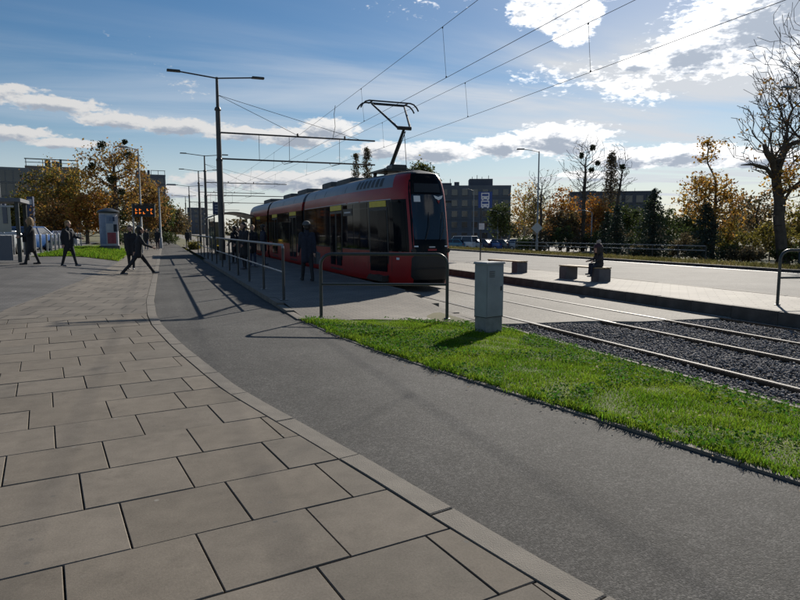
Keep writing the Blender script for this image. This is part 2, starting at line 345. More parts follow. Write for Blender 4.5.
mat('soil', (.075, .06, .035), .95, .3, 9., .5, 60.)
mat('turf', (.07, .105, .02), .95, .35, 2.2, .8, 90., c2=(.13, .15, .035), detail=9)
mat('ground_mat', (.085, .095, .03), .95, .3, .4, .6, 30., c2=(.14, .12, .05), detail=9)
mat('verge', (.12, .125, .035), .95, .3, .8, .8, 60., c2=(.20, .165, .075), detail=9)
mat('blade', (.10, .215, .013), .8, .2, 1.1, spec=.12, island=.5, trans=.52, c2=(.185, .27, .025), mixlo=.42, mixhi=.6)
mat('blade_dry', (.10, .105, .03), .85, .25, .5, spec=.1, island=.5, trans=.45, c2=(.17, .14, .055))
mat('clover', (.06, .15, .015), .9, .2, 3.0, island=.3, trans=.4)
mat('dryleaf', (.24, .13, .035), .8, .3, 30., island=.4, trans=.25)
mat('ballast', (.145, .137, .140), .85, .2, 30., island=.35, c2=(.20, .188, .186), bump=.2)
mat('ballast_bed', (.055, .05, .05), .95, .3, 12.)
mat('rail_side', (.10, .07, .05), .7, .3, 12., metal=.4)
mat('rail_top', (.17, .155, .14), .7, .15, 8., metal=.0, spec=.35)
mat('steel_dark', (.03, .035, .036), .45, .25, 6., metal=.2, spec=.5)
mat('steel_green', (.02, .027, .026), .42, .25, 8., spec=.5, coat=.2)
mat('pole_paint', (.055, .05, .048), .5, .2, 4.)
mat('galv', (.24, .25, .26), .55, .15, 9., metal=.7)
mat('wire', (.06, .06, .06), .5, .1, 1., metal=.6)
mat('cabinet', (.24, .255, .262), .6, .14, 3.5, .1, 30., detail=8)
mat('cabinet_base', (.20, .20, .195), .85, .2, 8.)
mat('concrete', (.36, .34, .31), .85, .2, 6., .3, 90.)
mat('concrete_dark', (.10, .095, .10), .85, .2, 6., .3, 90.)
mat('wood', (.33, .24, .13), .7, .3, 9.)
mat('red', (.27, .010, .011), .38, .1, 3., coat=.12, spec=.35)
mat('black_glass', (.005, .006, .008), .1, .1, 3., spec=.35)
mat('window_glass', (.006, .007, .010), .06, .1, 3., spec=.2)
for n_ in ('window_glass', 'black_glass'): MATS[n_].node_tree.nodes['Principled BSDF'].inputs['IOR'].default_value = 1.22
mat('windscreen', (.010, .015, .022), .06, .2, 2., spec=.6)
mat('black_plastic', (.007, .007, .008), .5, .2, 4.)
mat('rubber', (.014, .014, .015), .8, .2, 9.)
mat('roof_grey', (.14, .165, .20), .42, .12, 2., metal=.1)
mat('roof_dark', (.07, .075, .08), .7, .2, 3.)
mat('louvre', (.03, .035, .04), .6, .1, 4.)
mat('yellow', (.62, .47, .03), .5, .1, 5.)
mat('white', (.72, .72, .70), .5, .06, 4.)
mat('grey_paint', (.42, .43, .44), .5, .1, 4.)
mat('blue_sign', (.012, .05, .23), .4, .1, 4.)
mat('blue_dark', (.02, .035, .09), .5, .2, 4.)
mat('lamp_on', (1, 1, .95), .3, .0, 4., emit=(1, .97, .9, 2.0))
mat('led_orange', (.6, .12, .01), .5, 0., 4., emit=(1, .22, .02, .8))
mat('clear_glass', (.16, .20, .20), .06, .1, 2., spec=.6)
for n_, c_ in dict(car_blue=(.035, .10, .28), car_navy=(.015, .025, .07), car_white=(.62, .63, .64), car_silver=(.35, .37, .39), car_grey=(.10, .11, .12), car_black=(.012, .013, .015), car_teal=(.03, .16, .24), car_red=(.25, .02, .02)).items():
    mat(n_, c_, .28, .05, 3., coat=.6)
mat('tyre', (.018, .018, .018), .85, .2, 9.)
mat('rim', (.42, .43, .44), .35, .1, 9., metal=.8)
mat('tail', (.35, .01, .01), .3, .1, 9.)
mat('lamp_glass', (.75, .77, .8), .15, .05, 5., spec=.8)
mat('bark', (.075, .06, .047), .95, .35, 3.5, .8, 25., detail=8)
mat('bark_pale', (.20, .18, .155), .95, .35, 3.5, .6, 25., detail=8)
mat('leaf_gold', (.36, .20, .035), .65, .2, .6, island=.45, trans=.5, c2=(.42, .25, .05))
mat('leaf_brown', (.22, .125, .04), .7, .2, .6, island=.5, trans=.4, c2=(.28, .17, .05))
mat('leaf_orange', (.33, .145, .035), .65, .2, .6, island=.45, trans=.45, c2=(.42, .20, .03))
mat('leaf_olive', (.135, .125, .03), .7, .25, .6, island=.45, trans=.45, c2=(.20, .165, .03))
mat('leaf_green', (.05, .075, .02), .7, .25, .6, island=.45, trans=.35, c2=(.08, .10, .025))
mat('leaf_dull', (.10, .085, .045), .8, .25, .6, island=.5, trans=.35, c2=(.13, .10, .05))
mat('needle', (.018, .036, .024), .75, .25, .6, island=.4, trans=.15, c2=(.03, .05, .03))
mat('mistletoe', (.035, .045, .015), .8, .2, 2., island=.4, trans=.2)
mat('facade_grey', (.12, .13, .155), .85, .1, .3, .2, 4.)
mat('facade_dark', (.075, .083, .105), .85, .12, .3, .2, 4.)
mat('facade_brown', (.19, .16, .14), .85, .12, .3, .2, 4.)
mat('facade_pale', (.15, .155, .17), .85, .1, .3, .2, 4.)
mat('facade_glass', (.03, .05, .085), .12, .2, .3, spec=.7)
mat('pane', (.03, .035, .045), .12, .3, .4, spec=.7)
mat('skin', (.48, .28, .20), .6, .08, 12.)
mat('hair_blond', (.26, .165, .08), .7, .2, 40.)
mat('hair_dark', (.02, .014, .01), .6, .2, 40.)
for n_, c_ in dict(cloth_black=(.018, .018, .021), cloth_navy=(.016, .02, .035), cloth_grey=(.08, .085, .09), cloth_dark=(.025, .024, .026), cloth_denim=(.03, .045, .085), cloth_plum=(.045, .02, .03), cloth_blue=(.05, .075, .13)).items():
    mat(n_, c_, .85, .25, 18., .3, 90.)
mat('shoe', (.12, .12, .13), .6, .2, 12.); mat('pompom', (.55, .50, .45), .95, .25, 60., .8, 120.)
mat('bag_light', (.55, .55, .55), .7, .15, 9.); mat('ink', (.008, .008, .008), .5, 0, 5.)
mat('poster_blue', (.17, .21, .30), .5, .2, 3.); mat('poster_pale', (.36, .36, .40), .5, .15, 3.); mat('poster_plum', (.28, .05, .07), .5, .25, 5.)

# ------------------------------------------------------------------ levels (camera stands 1.55 m above the path)
TRK = -.15                      # rail head level
PLAT = .08
def zt(x, y):                   # the pavement climbs towards the left
    return .36 * sstep(-.7, -4.0, x) * sstep(11.5, 23.5, y)
KC = [(.6, 140), (.45, 61), (0.02, 26.6), (-.11, 15.0), (-.06, 12.4), (.03, 11.0), (.16, 9.9), (.29, 8.85), (.44, 7.87), (.58, 6.98), (.71, 6.19), (.875, 5.51), (1.14, 4.47), (1.33, 3.70), (1.62, 2.44), (1.76, 1.9), (2.05, .6), (2.5, -1.6), (3.0, -4)]
kx = lambda y: lerp_curve(KC, y)
GE = [(2.28, 10.75), (2.34, 10.39), (2.44, 8.9), (2.66, 7.33), (2.82, 6.57), (2.97, 5.81), (3.45, 3.68), (3.56, 3.1), (3.66, 2.6), (3.9, 1.3), (4.2, 0), (4.6, -2), (5.0, -4)]
gx = lambda y: 2.25 if y > 10.75 else lerp_curve(GE, y)
EDGE_X = 5.60                   # grass / ballast edging
def yTop(x):                    # far edge of the grass strip
    return lerp_curve([(10.85, 2.2), (10.65, 2.55), (10.35, 3.1), (10.2, 4.0), (9.95, 4.8), (9.65, 5.62), (9.6, 7)], x)
def zg(x, y):                   # grass strip falls towards the track
    t = (x - gx(y)) / max(.2, EDGE_X - gx(y)); t = min(1, max(0, t))
    return .0 + (-.13) * t + .03 * math.sin(math.pi * t)

# ground sheet to the horizon
def ground():
    xs = [-3000, -600, -120, -40, -16, -9, -6, -4.5, -3.5, -2.5, -1.5, -.7, 0, 2, 5.4, 6, 8, 10.4, 13.5, 22.8, 25.2, 27.5, 30, 60, 150, 600, 3000]
    ys = [-3000, -300, -40, -8, 2, 8, 11, 14, 17, 20, 24, 30, 45, 80, 150, 400, 1200, 4000]
    def z(x, y):
        if x < 5.5: return zt(x, y) - .12
        if x < 24: return -.34
        return -.34 + (-.95 + .34) * sstep(25, 30, x)
    V = [(x, y, z(x, y)) for y in ys for x in xs]; n = len(xs)
    F = [(j * n + i, j * n + i + 1, (j + 1) * n + i + 1, (j + 1) * n + i) for j in range(len(ys) - 1) for i in range(n - 1)]
    m = MB(); m.add(V, F); struct('ground', m, 'ground_mat')
ground()
def sheet(name, xl, xr, ys, zf, m, nx=8, parent=None, skirt=0):
    mb = MB(); V = []
    for y in ys:
        a, b = xl(y), xr(y)
        for i in range(nx + 1):
            x = a + (b - a) * i / nx; V.append((x, y, zf(x, y)))
    n = nx + 1
    mb.add(V, [(j * n + i, j * n + i + 1, (j + 1) * n + i + 1, (j + 1) * n + i) for j in range(len(ys) - 1) for i in range(nx)])
    return struct(name, mb, m, parent)
def yr(a, b, d):
    n = max(1, round((b - a) / d)); return [a + (b - a) * i / n for i in range(n + 1)]
KW = .16
SLAB_END = 12.6
YSF = yr(SLAB_END, 30, .8) + yr(31, 60, 3) + yr(66, 140, 10)
LEFTB = [(-2.95, 12.3), (-2.8, 14), (-2.45, 16.5), (-2.1, 20), (-1.85, 26), (-1.7, 33), (-1.5, 140)]
lb = lambda y: lerp_curve(LEFTB, y)
pv = sheet('pavement', lambda y: -9., lambda y: kx(y) - KW, yr(-4, SLAB_END, .6), lambda x, y: zt(x, y) - .035, 'joint', 12)
sheet('footpath', lb, lambda y: kx(y) - KW, YSF, lambda x, y: zt(x, y) + .0, 'footpath', 8)
sheet('plaza', lambda y: -9. if y < 34 else -8., lb, [y for y in YSF if y <= 34] , lambda x, y: zt(x, y) - .002, 'plaza', 10)
sheet('plaza_strip', lambda y: -30., lambda y: -9., yr(-4, 34, 2), lambda x, y: zt(x, y) - .003, 'plaza', 4)
sheet('parking_lot', lambda y: -30., lambda y: -5.6, yr(34, 75, 3), lambda x, y: zt(x, y) - .01, 'road_asphalt', 4)
sheet('cycle_path', kx, gx, yr(-4, 11, .3) + yr(11.3, 30, .8) + yr(32, 140, 6), lambda x, y: -.012 - .004 * abs(x - 1), 'asphalt', 6)

# paving slabs: each one an object, cut ones along the kerb
def slabs():
    S, gap, rot = .6, .008, R(8.5)
    ca, sa = math.cos(rot), math.sin(rot)
    W = lambda u, v: (u * ca - v * sa, u * sa + v * ca)
    shared = {}
    for mname in ('slab', 'slab_grey', 'slab_light'):
        for k in range(2):
            shared[(mname, k)] = MB().box((0, 0, -.02), (S - gap, S - gap, .04), cham=.003 + .0015 * k).mesh('slab', mname)
    r = random.Random(3)
    for j in range(-4, 22):
        off = .5 * (j % 2) * S + (.12 if j % 3 == 0 else 0)
        v0 = j * S + .16
        for i in range(-11, 9):
            u0 = i * S + off
            cs = [W(u0 + gap / 2, v0 + gap / 2), W(u0 + S - gap / 2, v0 + gap / 2), W(u0 + S - gap / 2, v0 + S - gap / 2), W(u0 + gap / 2, v0 + S - gap / 2)]
            lim = [kx(c[1]) - KW - .008 for c in cs]
            cx, cy = W(u0 + S / 2, v0 + S / 2)
            if cy < 1.2 or cy > SLAB_END + .25 or cx < -.24 * cy - 1.3: continue
            if all(c[0] > l for c, l in zip(cs, lim)): continue
            mname = r.choices(('slab', 'slab_grey', 'slab_light'), (6, 2 if cy < 11.3 else 8, 2))[0]
            tz = r.uniform(-.003, .002)
            tilt = (r.uniform(-.0035, .0035), r.uniform(-.0035, .0035), rot)
            whole = all(c[0] <= l for c, l in zip(cs, lim)) and all(c[1] < SLAB_END for c in cs)
            if whole:
                o = link('slab', shared[(mname, r.randrange(2))], pv, loc=(cx, cy, zt(cx, cy) + tz)); o.rotation_euler = tilt
            else:
                # clip densely sampled outline against the kerb curve
                out = []
                pts = []
                for a, b in zip(cs, cs[1:] + cs[:1]):
                    for t in range(12): pts.append((a[0] + (b[0] - a[0]) * t / 12, a[1] + (b[1] - a[1]) * t / 12))
                f = lambda p: p[0] - (kx(p[1]) - KW - .008)
                g = lambda p: p[1] - (SLAB_END - .004)
                poly = pts
                for fn in (f, g):
                    res = []
                    for a, b in zip(poly, poly[1:] + poly[:1]):
                        fa, fb = fn(a), fn(b)
                        if fa <= 0: res.append(a)
                        if (fa <= 0) != (fb <= 0):
                            t = fa / (fa - fb); res.append((a[0] + (b[0] - a[0]) * t, a[1] + (b[1] - a[1]) * t))
                    poly = res
                    if not poly: break
                if len(poly) < 3: continue
                q = []                                                 # thin the outline
                for k, p in enumerate(poly):
                    a, b = poly[k - 1], poly[(k + 1) % len(poly)]
                    if abs((p[0] - a[0]) * (b[1] - a[1]) - (p[1] - a[1]) * (b[0] - a[0])) > 4e-6: q.append(p)
                if len(q) < 3: continue
                ar = abs(sum(a[0] * b[1] - b[0] * a[1] for a, b in zip(q, q[1:] + q[:1]))) / 2
                if ar < .004: continue
                mb = MB().prism([(x - cx, y - cy) for x, y in q], -.04, 0, cham=.004)
                link('slab', mb.mesh('slab', mname), pv, loc=(cx, cy, zt(cx, cy) + tz - .0005))
slabs()

def strip_pieces(name, curve_x, y0, y1, length, width, ztop, depth, m, parent, side=-1, gap=.01, jit=.003, cham=.006, zf=None):
    y = y0; r = random.Random(int(y0 * 100) + 5)
    while y < y1 - .05:
        e = min(y + length, y1)
        n = 3; L = []; Rr = []
        for i in range(n + 1):
            yy = y + gap / 2 + (e - y - gap) * i / n; x = curve_x(yy)
            dx = (curve_x(yy + .05) - curve_x(yy - .05)) / .1; nn = math.hypot(1, dx)
            a = (x, yy); b = (x + side * width / nn, yy - side * width * dx / nn)
            (L if side < 0 else Rr).append(b); (Rr if side < 0 else L).append(a)
        poly = Rr + L[::-1]
        z = ztop + r.uniform(-jit, jit) + (zf(*poly[0]) if zf else 0)
        cx = sum(p[0] for p in poly) / len(poly); cy = sum(p[1] for p in poly) / len(poly)
        MB().prism([(px - cx, py - cy) for px, py in poly], -depth, 0, cham=cham).build(name, m, parent, loc=(cx, cy, z))
        y = e
kb = struct('kerb', MB().add([(kx(y) - q, y, -.06) for y in yr(-4, 60, 1) for q in (KW, .0)], [(2 * i, 2 * i + 1, 2 * i + 3, 2 * i + 2) for i in range(len(yr(-4, 60, 1)) - 1)]), 'joint')
strip_pieces('kerb_stone', kx, -1, 27, 1.0, KW - .006, .003, .07, 'kerb', kb, side=-1)
strip_pieces('kerb_stone', kx, 27, 60, 6.0, KW - .006, .003, .07, 'kerb', kb, side=-1)
eg = struct('path_edging', MB().add([(gx(y) + q, y, -.08) for y in yr(-4, 10.7, .5) for q in (0, .07)], [(2 * i, 2 * i + 1, 2 * i + 3, 2 * i + 2) for i in range(len(yr(-4, 10.7, .5)) - 1)]), 'soil')
strip_pieces('edging_stone', gx, -1, 10.6, .98, .065, -.004, .09, 'kerb', eg, side=1, jit=.006)
eb = struct('ballast_edging', MB().add([(EDGE_X + q, y, -.22) for y in (-4, 9.6) for q in (0, .06)], [(0, 1, 3, 2)]), 'soil')
strip_pieces('edging_stone', lambda y: EDGE_X, -1, 9.6, .98, .06, -.11, .1, 'kerb', eb, side=1, jit=.006)

# grass strip with real blades
def grass_strip():
    ys = yr(-4, 10.8, .25); mb = MB(); V = []; n = 10
    for y in ys:
        a = gx(y) + .06; b = EDGE_X - .005
        for i in range(n + 1):
            x = a + (b - a) * i / n; yy = min(y, yTop(x)); V.append((x, yy, zg(x, yy)))
    mb.add(V, [(j * (n + 1) + i, j * (n + 1) + i + 1, (j + 1) * (n + 1) + i + 1, (j + 1) * (n + 1) + i) for j in range(len(ys) - 1) for i in range(n)])
    lawn = struct('lawn', mb, 'turf')
    def blades(count, hmin, hmax, wid, x0, x1, y0, y1, inside, zf, m, name, label, clump=1.0):
        x = nrg.uniform(x0, x1, count); y = nrg.uniform(y0, y1, count)
        keep = np.array([inside(a, b) for a, b in zip(x, y)]); x, y = x[keep], y[keep]
        cl = .5 + .5 * np.sin(x * 5.1 + 1.7 * np.sin(y * 3.3)) * np.sin(y * 4.3 + 2.1 * np.sin(x * 2.7))
        h = (hmin + (hmax - hmin) * nrg.random(len(x)) ** 1.5) * (.45 + .95 * cl * clump)
        z = np.array([zf(a, b) for a, b in zip(x, y)]) - .005
        t = nrg.uniform(0, 2 * np.pi, len(x)); w = wid * nrg.uniform(.6, 1.3, len(x)); bend = h * nrg.uniform(.15, .9, len(x)); tb = nrg.uniform(0, 2 * np.pi, len(x))
        P = np.stack([x, y, z], 1); A = np.stack([np.cos(t), np.sin(t), 0 * t], 1) * w[:, None] * .5; B = np.stack([np.cos(tb), np.sin(tb), 0 * t], 1)
        up = np.array([0, 0, 1.])
        mid = P + up * (h * .6)[:, None] + B * (bend * .3)[:, None]; tip = P + up * h[:, None] + B * bend[:, None]
        V = np.stack([P - A, P + A, mid + A * .8, mid - A * .8, tip], 1).reshape(-1, 3); k = np.arange(len(x)) * 5
        F = np.concatenate([np.stack([k, k + 1, k + 2], 1), np.stack([k, k + 2, k + 3], 1), np.stack([k + 3, k + 2, k + 4], 1)])
        return tag(link(name, mesh_np(name, V, F, m)), label, 'grass', kind='stuff')
    ins = lambda a, b: gx(b) + .045 < a < EDGE_X - .01 and b < yTop(a)
    blades(200000, .02, .052, .0062, 2.3, 5.7, 1.2, 10.8, ins, zg, 'blade', 'grass', 'short bright green grass between cycle path and tram track')
    rag = lambda b: .045 + .045 * math.sin(b * 3.1 + 1) * math.sin(b * 7.7) + .02 * math.sin(b * 23)
    edge = lambda a, b: gx(b) + rag(b) - .03 < a < gx(b) + .2 and b < yTop(a)
    blades(80000, .045, .095, .007, 2.3, 4.6, 1.2, 10.8, edge, zg, 'blade', 'grass', 'taller grass fringe hanging over the path edging')
    # clover-like broad leaves
    c = 26000; x = nrg.uniform(2.3, 5.6, c); y = nrg.uniform(1.2, 10.7, c)
    patch = np.sin(x * 2.3 + np.sin(y * 1.9) * 1.5) * np.sin(y * 1.7 + 1) > -.05
    keep = np.array([ins(a, b) for a, b in zip(x, y)]) & patch; x, y = x[keep], y[keep]
    z = np.array([zg(a, b) for a, b in zip(x, y)]) + nrg.uniform(.02, .065, len(x))
    s = nrg.uniform(.008, .02, len(x))[:, None]; U = nrg.normal(size=(len(x), 3)); U[:, 2] *= .4; U /= np.linalg.norm(U, axis=1)[:, None]
    W = nrg.normal(size=(len(x), 3)); W[:, 2] *= .4; W -= (W * U).sum(1)[:, None] * U; W /= np.linalg.norm(W, axis=1)[:, None]
    P = np.stack([x, y, z], 1); V = np.stack([P - U * s, P + W * s, P + U * s, P - W * s], 1).reshape(-1, 3); k = np.arange(len(x)) * 4
    tag(link('clover', mesh_np('clover', V, np.stack([k, k + 1, k + 2, k + 3], 1), 'clover')), 'clover leaves growing through the grass beside the track', 'clover', kind='stuff')
    # fallen leaves
    c = 520; x = nrg.uniform(1.9, 5.6, c); y = nrg.uniform(1.5, 12, c); keep = np.array([b < yTop(a) and (a > gx(b) - .25) for a, b in zip(x, y)]); x, y = x[keep], y[keep]
    z = np.array([zg(a, b) + .05 if a > gx(b) + .07 else .006 for a, b in zip(x, y)]); s = nrg.uniform(.008, .02, len(x))[:, None]
    U = nrg.normal(size=(len(x), 3)); U[:, 2] *= .25; U /= np.linalg.norm(U, axis=1)[:, None]; W = np.cross(U, [0, 0, 1.]); P = np.stack([x, y, z], 1)
    V = np.stack([P - U * s, P + W * s * .6, P + U * s, P - W * s * .6], 1).reshape(-1, 3); k = np.arange(len(x)) * 4
    tag(link('fallen_leaves', mesh_np('fallen_leaves', V, np.stack([k, k + 1, k + 2, k + 3], 1), 'dryleaf')), 'dry brown leaves scattered on grass and path edge', 'leaves', kind='stuff')
    # grass on the plot with the advertising column and on the verge across the road
    L2 = lambda a, b: (-5.3 < a < -1.75)
    sheet('lawn_plot', lambda y: -5.55 + .1 * math.sin(y), lambda y: -1.72 + .08 * math.sin(y * 1.3), yr(33, 60, 1.2), lambda x, y: zt(x, y) + .02, 'turf', 8)
    blades(30000, .08, .2, .03, -5.4, -1.75, 33, 50, L2, zt, 'blade', 'grass', 'grass on the plot around the advertising column')
    sheet('verge', lambda y: 23.05, lambda y: 27.4, yr(-10, 140, 6), lambda x, y: .03 - .5 * sstep(25.3, 27.4, x) + .02 * math.sin(y * 1.7 + x), 'verge', 10)
    blades(45000, .06, .2, .03, 23.1, 27, 8, 62, lambda a, b: True, lambda a, b: .03 - .5 * sstep(25.3, 27.4, a), 'blade_dry', 'grass', 'grass on the verge along the far side of the road')
grass_strip()

# ------------------------------------------------------------------ tracks
RAILS = (6.42, 7.86, 9.06, 10.33)
def tracks():
    CB = lambda x: lerp_curve([(9.95, 5.6), (9.75, 6.4), (9.6, 7.7), (9.2, 8.4), (8.95, 10.6)], x)   # where the ballast begins
    # ballast bed
    mb = MB(); xs = yr(EDGE_X + .05, 10.56, .4); V = []
    for x in xs: V += [(x, -6, TRK - .068), (x, CB(x) + .02, TRK - .068)]
    mb.add(V, [(2 * i, 2 * i + 2, 2 * i + 3, 2 * i + 1) for i in range(len(xs) - 1)])
    struct('track_bed', mb, 'ballast_bed')
    n = 42000; x = nrg.uniform(EDGE_X + .08, 10.55, n); y = nrg.uniform(.2, 10, n)
    keep = (y < np.array([CB(a) for a in x]) + .01) & (x < 1.62 * y + 4.2)
    for rx in RAILS: keep &= abs(x - rx) > .065
    x, y = x[keep], y[keep]
    ico = []; t = (1 + 5 ** .5) / 2
    for a, b in ((-1, t), (1, t), (-1, -t), (1, -t)): ico.append((a, b, 0))
    for a, b in ((-1, t), (1, t), (-1, -t), (1, -t)): ico.append((0, a, b))
    for a, b in ((-1, t), (1, t), (-1, -t), (1, -t)): ico.append((b, 0, a))
    ico = np.array([ico[i] for i in range(12)], float); ico /= np.linalg.norm(ico[0])
    bm = bmesh.new(); [bm.verts.new(v) for v in ico]; bmesh.ops.convex_hull(bm, input=bm.verts); bm.verts.ensure_lookup_table(); bm.verts.index_update()
    IV = np.array([v.co[:] for v in bm.verts]); IF = np.array([[v.index for v in f.verts] for f in bm.faces]); bm.free()
    m = len(x); sz = nrg.uniform(.011, .024, m)
    sc = nrg.uniform(.55, 1.25, (m, 1, 3)); jit = nrg.uniform(.75, 1.2, (m, 12, 1))
    q = nrg.normal(size=(m, 4)); q /= np.linalg.norm(q, axis=1)[:, None]; w, a, b, c = q.T
    RM = np.stack([np.stack([1 - 2 * (b * b + c * c), 2 * (a * b - c * w), 2 * (a * c + b * w)], 1), np.stack([2 * (a * b + c * w), 1 - 2 * (a * a + c * c), 2 * (b * c - a * w)], 1), np.stack([2 * (a * c - b * w), 2 * (b * c + a * w), 1 - 2 * (a * a + b * b)], 1)], 1)
    P = np.einsum('mij,mvj->mvi', RM, IV[None] * sc * jit) * sz[:, None, None]
    z = TRK - .05 + nrg.uniform(-.012, .016, m) + .012 * np.sin(x * 3 + y * 2)
    P += np.stack([x, y, z], 1)[:, None, :]
    F = (IF[None] + (np.arange(m) * 12)[:, None, None]).reshape(-1, 3)
    tag(link('ballast', mesh_np('ballast', P.reshape(-1, 3), F, 'ballast')), 'dark crushed stone ballast between and beside the rails', 'ballast', kind='stuff')
    # paved crossing / embedded track beyond
    mb = MB(); xs = yr(4.35, 10.56, .3); V = []
    for x in xs:
        y0 = CB(x) if x > EDGE_X else yTop(x) - .2
        V += [(x, y0 - .01, TRK - .2), (x, y0, TRK - .005 if x > 5.3 else TRK * (x - 4.35) / .95 - .03), (x, 12.2, TRK - .005), (x, 300, TRK - .005)]
    mb.add(V, [(4 * i + k, 4 * i + 4 + k, 4 * i + 5 + k, 4 * i + 1 + k) for i in range(len(xs) - 1) for k in (0, 1, 2)])
    cr = struct('track_paving', mb, 'crossing')
    # each rail: foot, web and polished head
    labels = ['tram rail nearest the grass strip', 'inner rail of the track beside the grass strip', 'inner rail of the track beside the far platform', 'tram rail below the far platform kerb']
    for i, x in enumerate(RAILS):
        o = thing('tram_rail', labels[i], 'rail', (x, 0, TRK), group='tram rails')
        y0, y1 = -6, 300
        prof = [(-.06, -.12), (.06, -.12), (.06, -.105), (.012, -.09), (.012, -.045), (.034, -.035), (.034, .0), (-.034, .0), (-.034, -.035), (-.012, -.045), (-.012, -.09), (-.06, -.105)]
        k = len(prof); V = [(a, y, b) for y in (y0, y1) for a, b in prof]
        MB().add(V, [(j, j + k, (j + 1) % k + k, (j + 1) % k) for j in range(k)]).build('web', 'rail_side', o)
        MB().box((0, (y0 + y1) / 2, .004), (.044, y1 - y0, .006)).build('head', 'rail_top', o)
        MB().box((.055, (9.2 + y1) / 2, -.0015), (.05, y1 - 9.2, .004)).build('groove', 'black_plastic', o)
tracks()

# ------------------------------------------------------------------ platforms and road
def pz(y): return -.008 + (PLAT + .008) * sstep(10.6, 13.5, y)
PX1 = 5.78
def pz2(x, y): return pz(y) - (1 - sstep(11.2, 14.5, y)) * sstep(3.0, 5.5, x) * .14
def platforms():
    ys = yr(10.45, 14, .35) + yr(14.6, 30, 1.2) + yr(33, 70, 4)
    mb = MB(); V = []; n = 8
    for y in ys:
        for i in range(n + 1):
            x = 2.42 + (PX1 - .16 - 2.42) * i / n; yy = max(y, yTop(x) - .15); V.append((x, yy, pz2(x, yy) - .02 * (yy < yTop(x) + .05)))
    mb.add(V, [(j * (n + 1) + i, j * (n + 1) + i + 1, (j + 1) * (n + 1) + i + 1, (j + 1) * (n + 1) + i) for j in range(len(ys) - 1) for i in range(n)])
    p1 = struct('tram_platform', mb, 'pavers')
    strip_pieces('kerb_stone', lambda y: 2.26, 10.75, 34, 1.0, .15, .012, .2, 'kerb', p1, side=1, zf=lambda x, y: pz(y))
    strip_pieces('platform_edge_stone', lambda y: PX1, 10.4, 46, 1.0, .155, .004, .28, 'kerb', p1, side=-1, zf=lambda x, y: pz2(PX1, y))
    # far platform
    X2, X3, Z2 = 10.6, 13.4, .07
    p2 = sheet('far_platform', lambda y: X2 + .16, lambda y: X3, yr(-8, 60, 4), lambda x, y: Z2, 'pavers_far', 4)
    strip_pieces('platform_edge_stone', lambda y: X2, 2, 46, 1.0, .155, Z2 + .006, .26, 'kerb_dark', p2, side=1)
    strip_pieces('kerb_stone', lambda y: X3, 2, 46, 2.0, .15, Z2 + .004, .22, 'kerb', p2, side=1)
    rd = sheet('road', lambda y: X3 + .15, lambda y: 22.85, [-60, -10, 0, 8, 14, 20, 30, 50, 90, 160, 320], lambda x, y: -.05, 'road_asphalt', 6)
    MB().box((14.0, 40, -.045), (.12, 120, .003)).build('edge_line', 'grey_paint', rd)
    MB().box((22.5, 40, -.045), (.12, 120, .003)).build('edge_line', 'grey_paint', rd)
    vk = sheet('road_kerb', lambda y: 22.86, lambda y: 23.04, [-60, 0, 60, 140], lambda x, y: .06, 'kerb_dark', 1)
    strip_pieces('kerb_stone', lambda y: 22.84, 6, 66, 2.0, .2, .07, .2, 'kerb_dark', vk, side=1)
platforms()

# ------------------------------------------------------------------ railings, cabinet, benches
def arc_rail(L, H, r=.028, rad=.2, n=6):
    pts = [(0, 0, 0), (0, 0, H - rad)]
    for i in range(1, n + 1):
        t = math.pi / 2 * i / n; pts.append((rad - rad * math.cos(t), 0, H - rad + rad * math.sin(t)))
    for i in range(n + 1):
        t = math.pi / 2 * i / n; pts.append((L - rad + rad * math.sin(t), 0, H - rad + rad * math.cos(t)))
    pts.append((L, 0, 0)); return pts
def hoop(label, a, b, H, mid, zb):
    L = math.hypot(b[0] - a[0], b[1] - a[1]); rz = math.atan2(b[1] - a[1], b[0] - a[0])
    o = thing('hoop_railing', label, 'railing', (a[0], a[1], zb), rz, 'steel railings')
    MB().tube(arc_rail(L, H), .03, 10).build('frame', 'steel_green', o, smooth=True)
    MB().tube([(.02, 0, mid), (L - .02, 0, mid)], .022, 8).build('mid_rail', 'steel_green', o, smooth=True)
    for x in (0, L): MB().lathe([(.06, -.005), (.06, .012), (.04, .02)], 12, (x, 0, 0)).build('base_plate', 'steel_green', o)
hoop('dark steel hoop railing where the platform meets the grass strip', (2.73, 10.9), (4.80, 9.96), 1.16, .62, -.02)
hoop('dark steel hoop railing at the open end of the far platform', (11.58, 8.77), (13.2, 8.35), 1.1, .55, .07)
def long_rail(label, y0, n, d, X=2.5):
    o = thing('platform_railing', label, 'railing', (X, y0, PLAT - .01), math.pi / 2, 'steel railings')
    L = (n - 1) * d; H = 1.18
    pts = [(0, 0, H - .07), (.02, 0, H - .02), (.07, 0, H)] + [(L - .07, 0, H), (L - .02, 0, H - .02), (L, 0, H - .07)]
    MB().tube(pts, .027, 8).build('top_rail', 'galv', o, smooth=True)
    MB().tube([(.0, 0, .6), (L, 0, .6)], .021, 8).build('mid_rail', 'galv', o, smooth=True)
    for i in range(n):
        MB().tube([(i * d, 0, 0), (i * d, 0, H - (.07 if i in (0, n - 1) else .02))], .03, 8).build('post', 'steel_dark', o, smooth=True)
        MB().box((i * d, 0, .008), (.16, .16, .016)).build('base_plate', 'steel_dark', o)
long_rail('platform railing with galvanised rails running past the tram doors', 13.25, 7, 2.65)
long_rail('platform railing with galvanised rails in front of the shelter', 31.6, 5, 2.65)

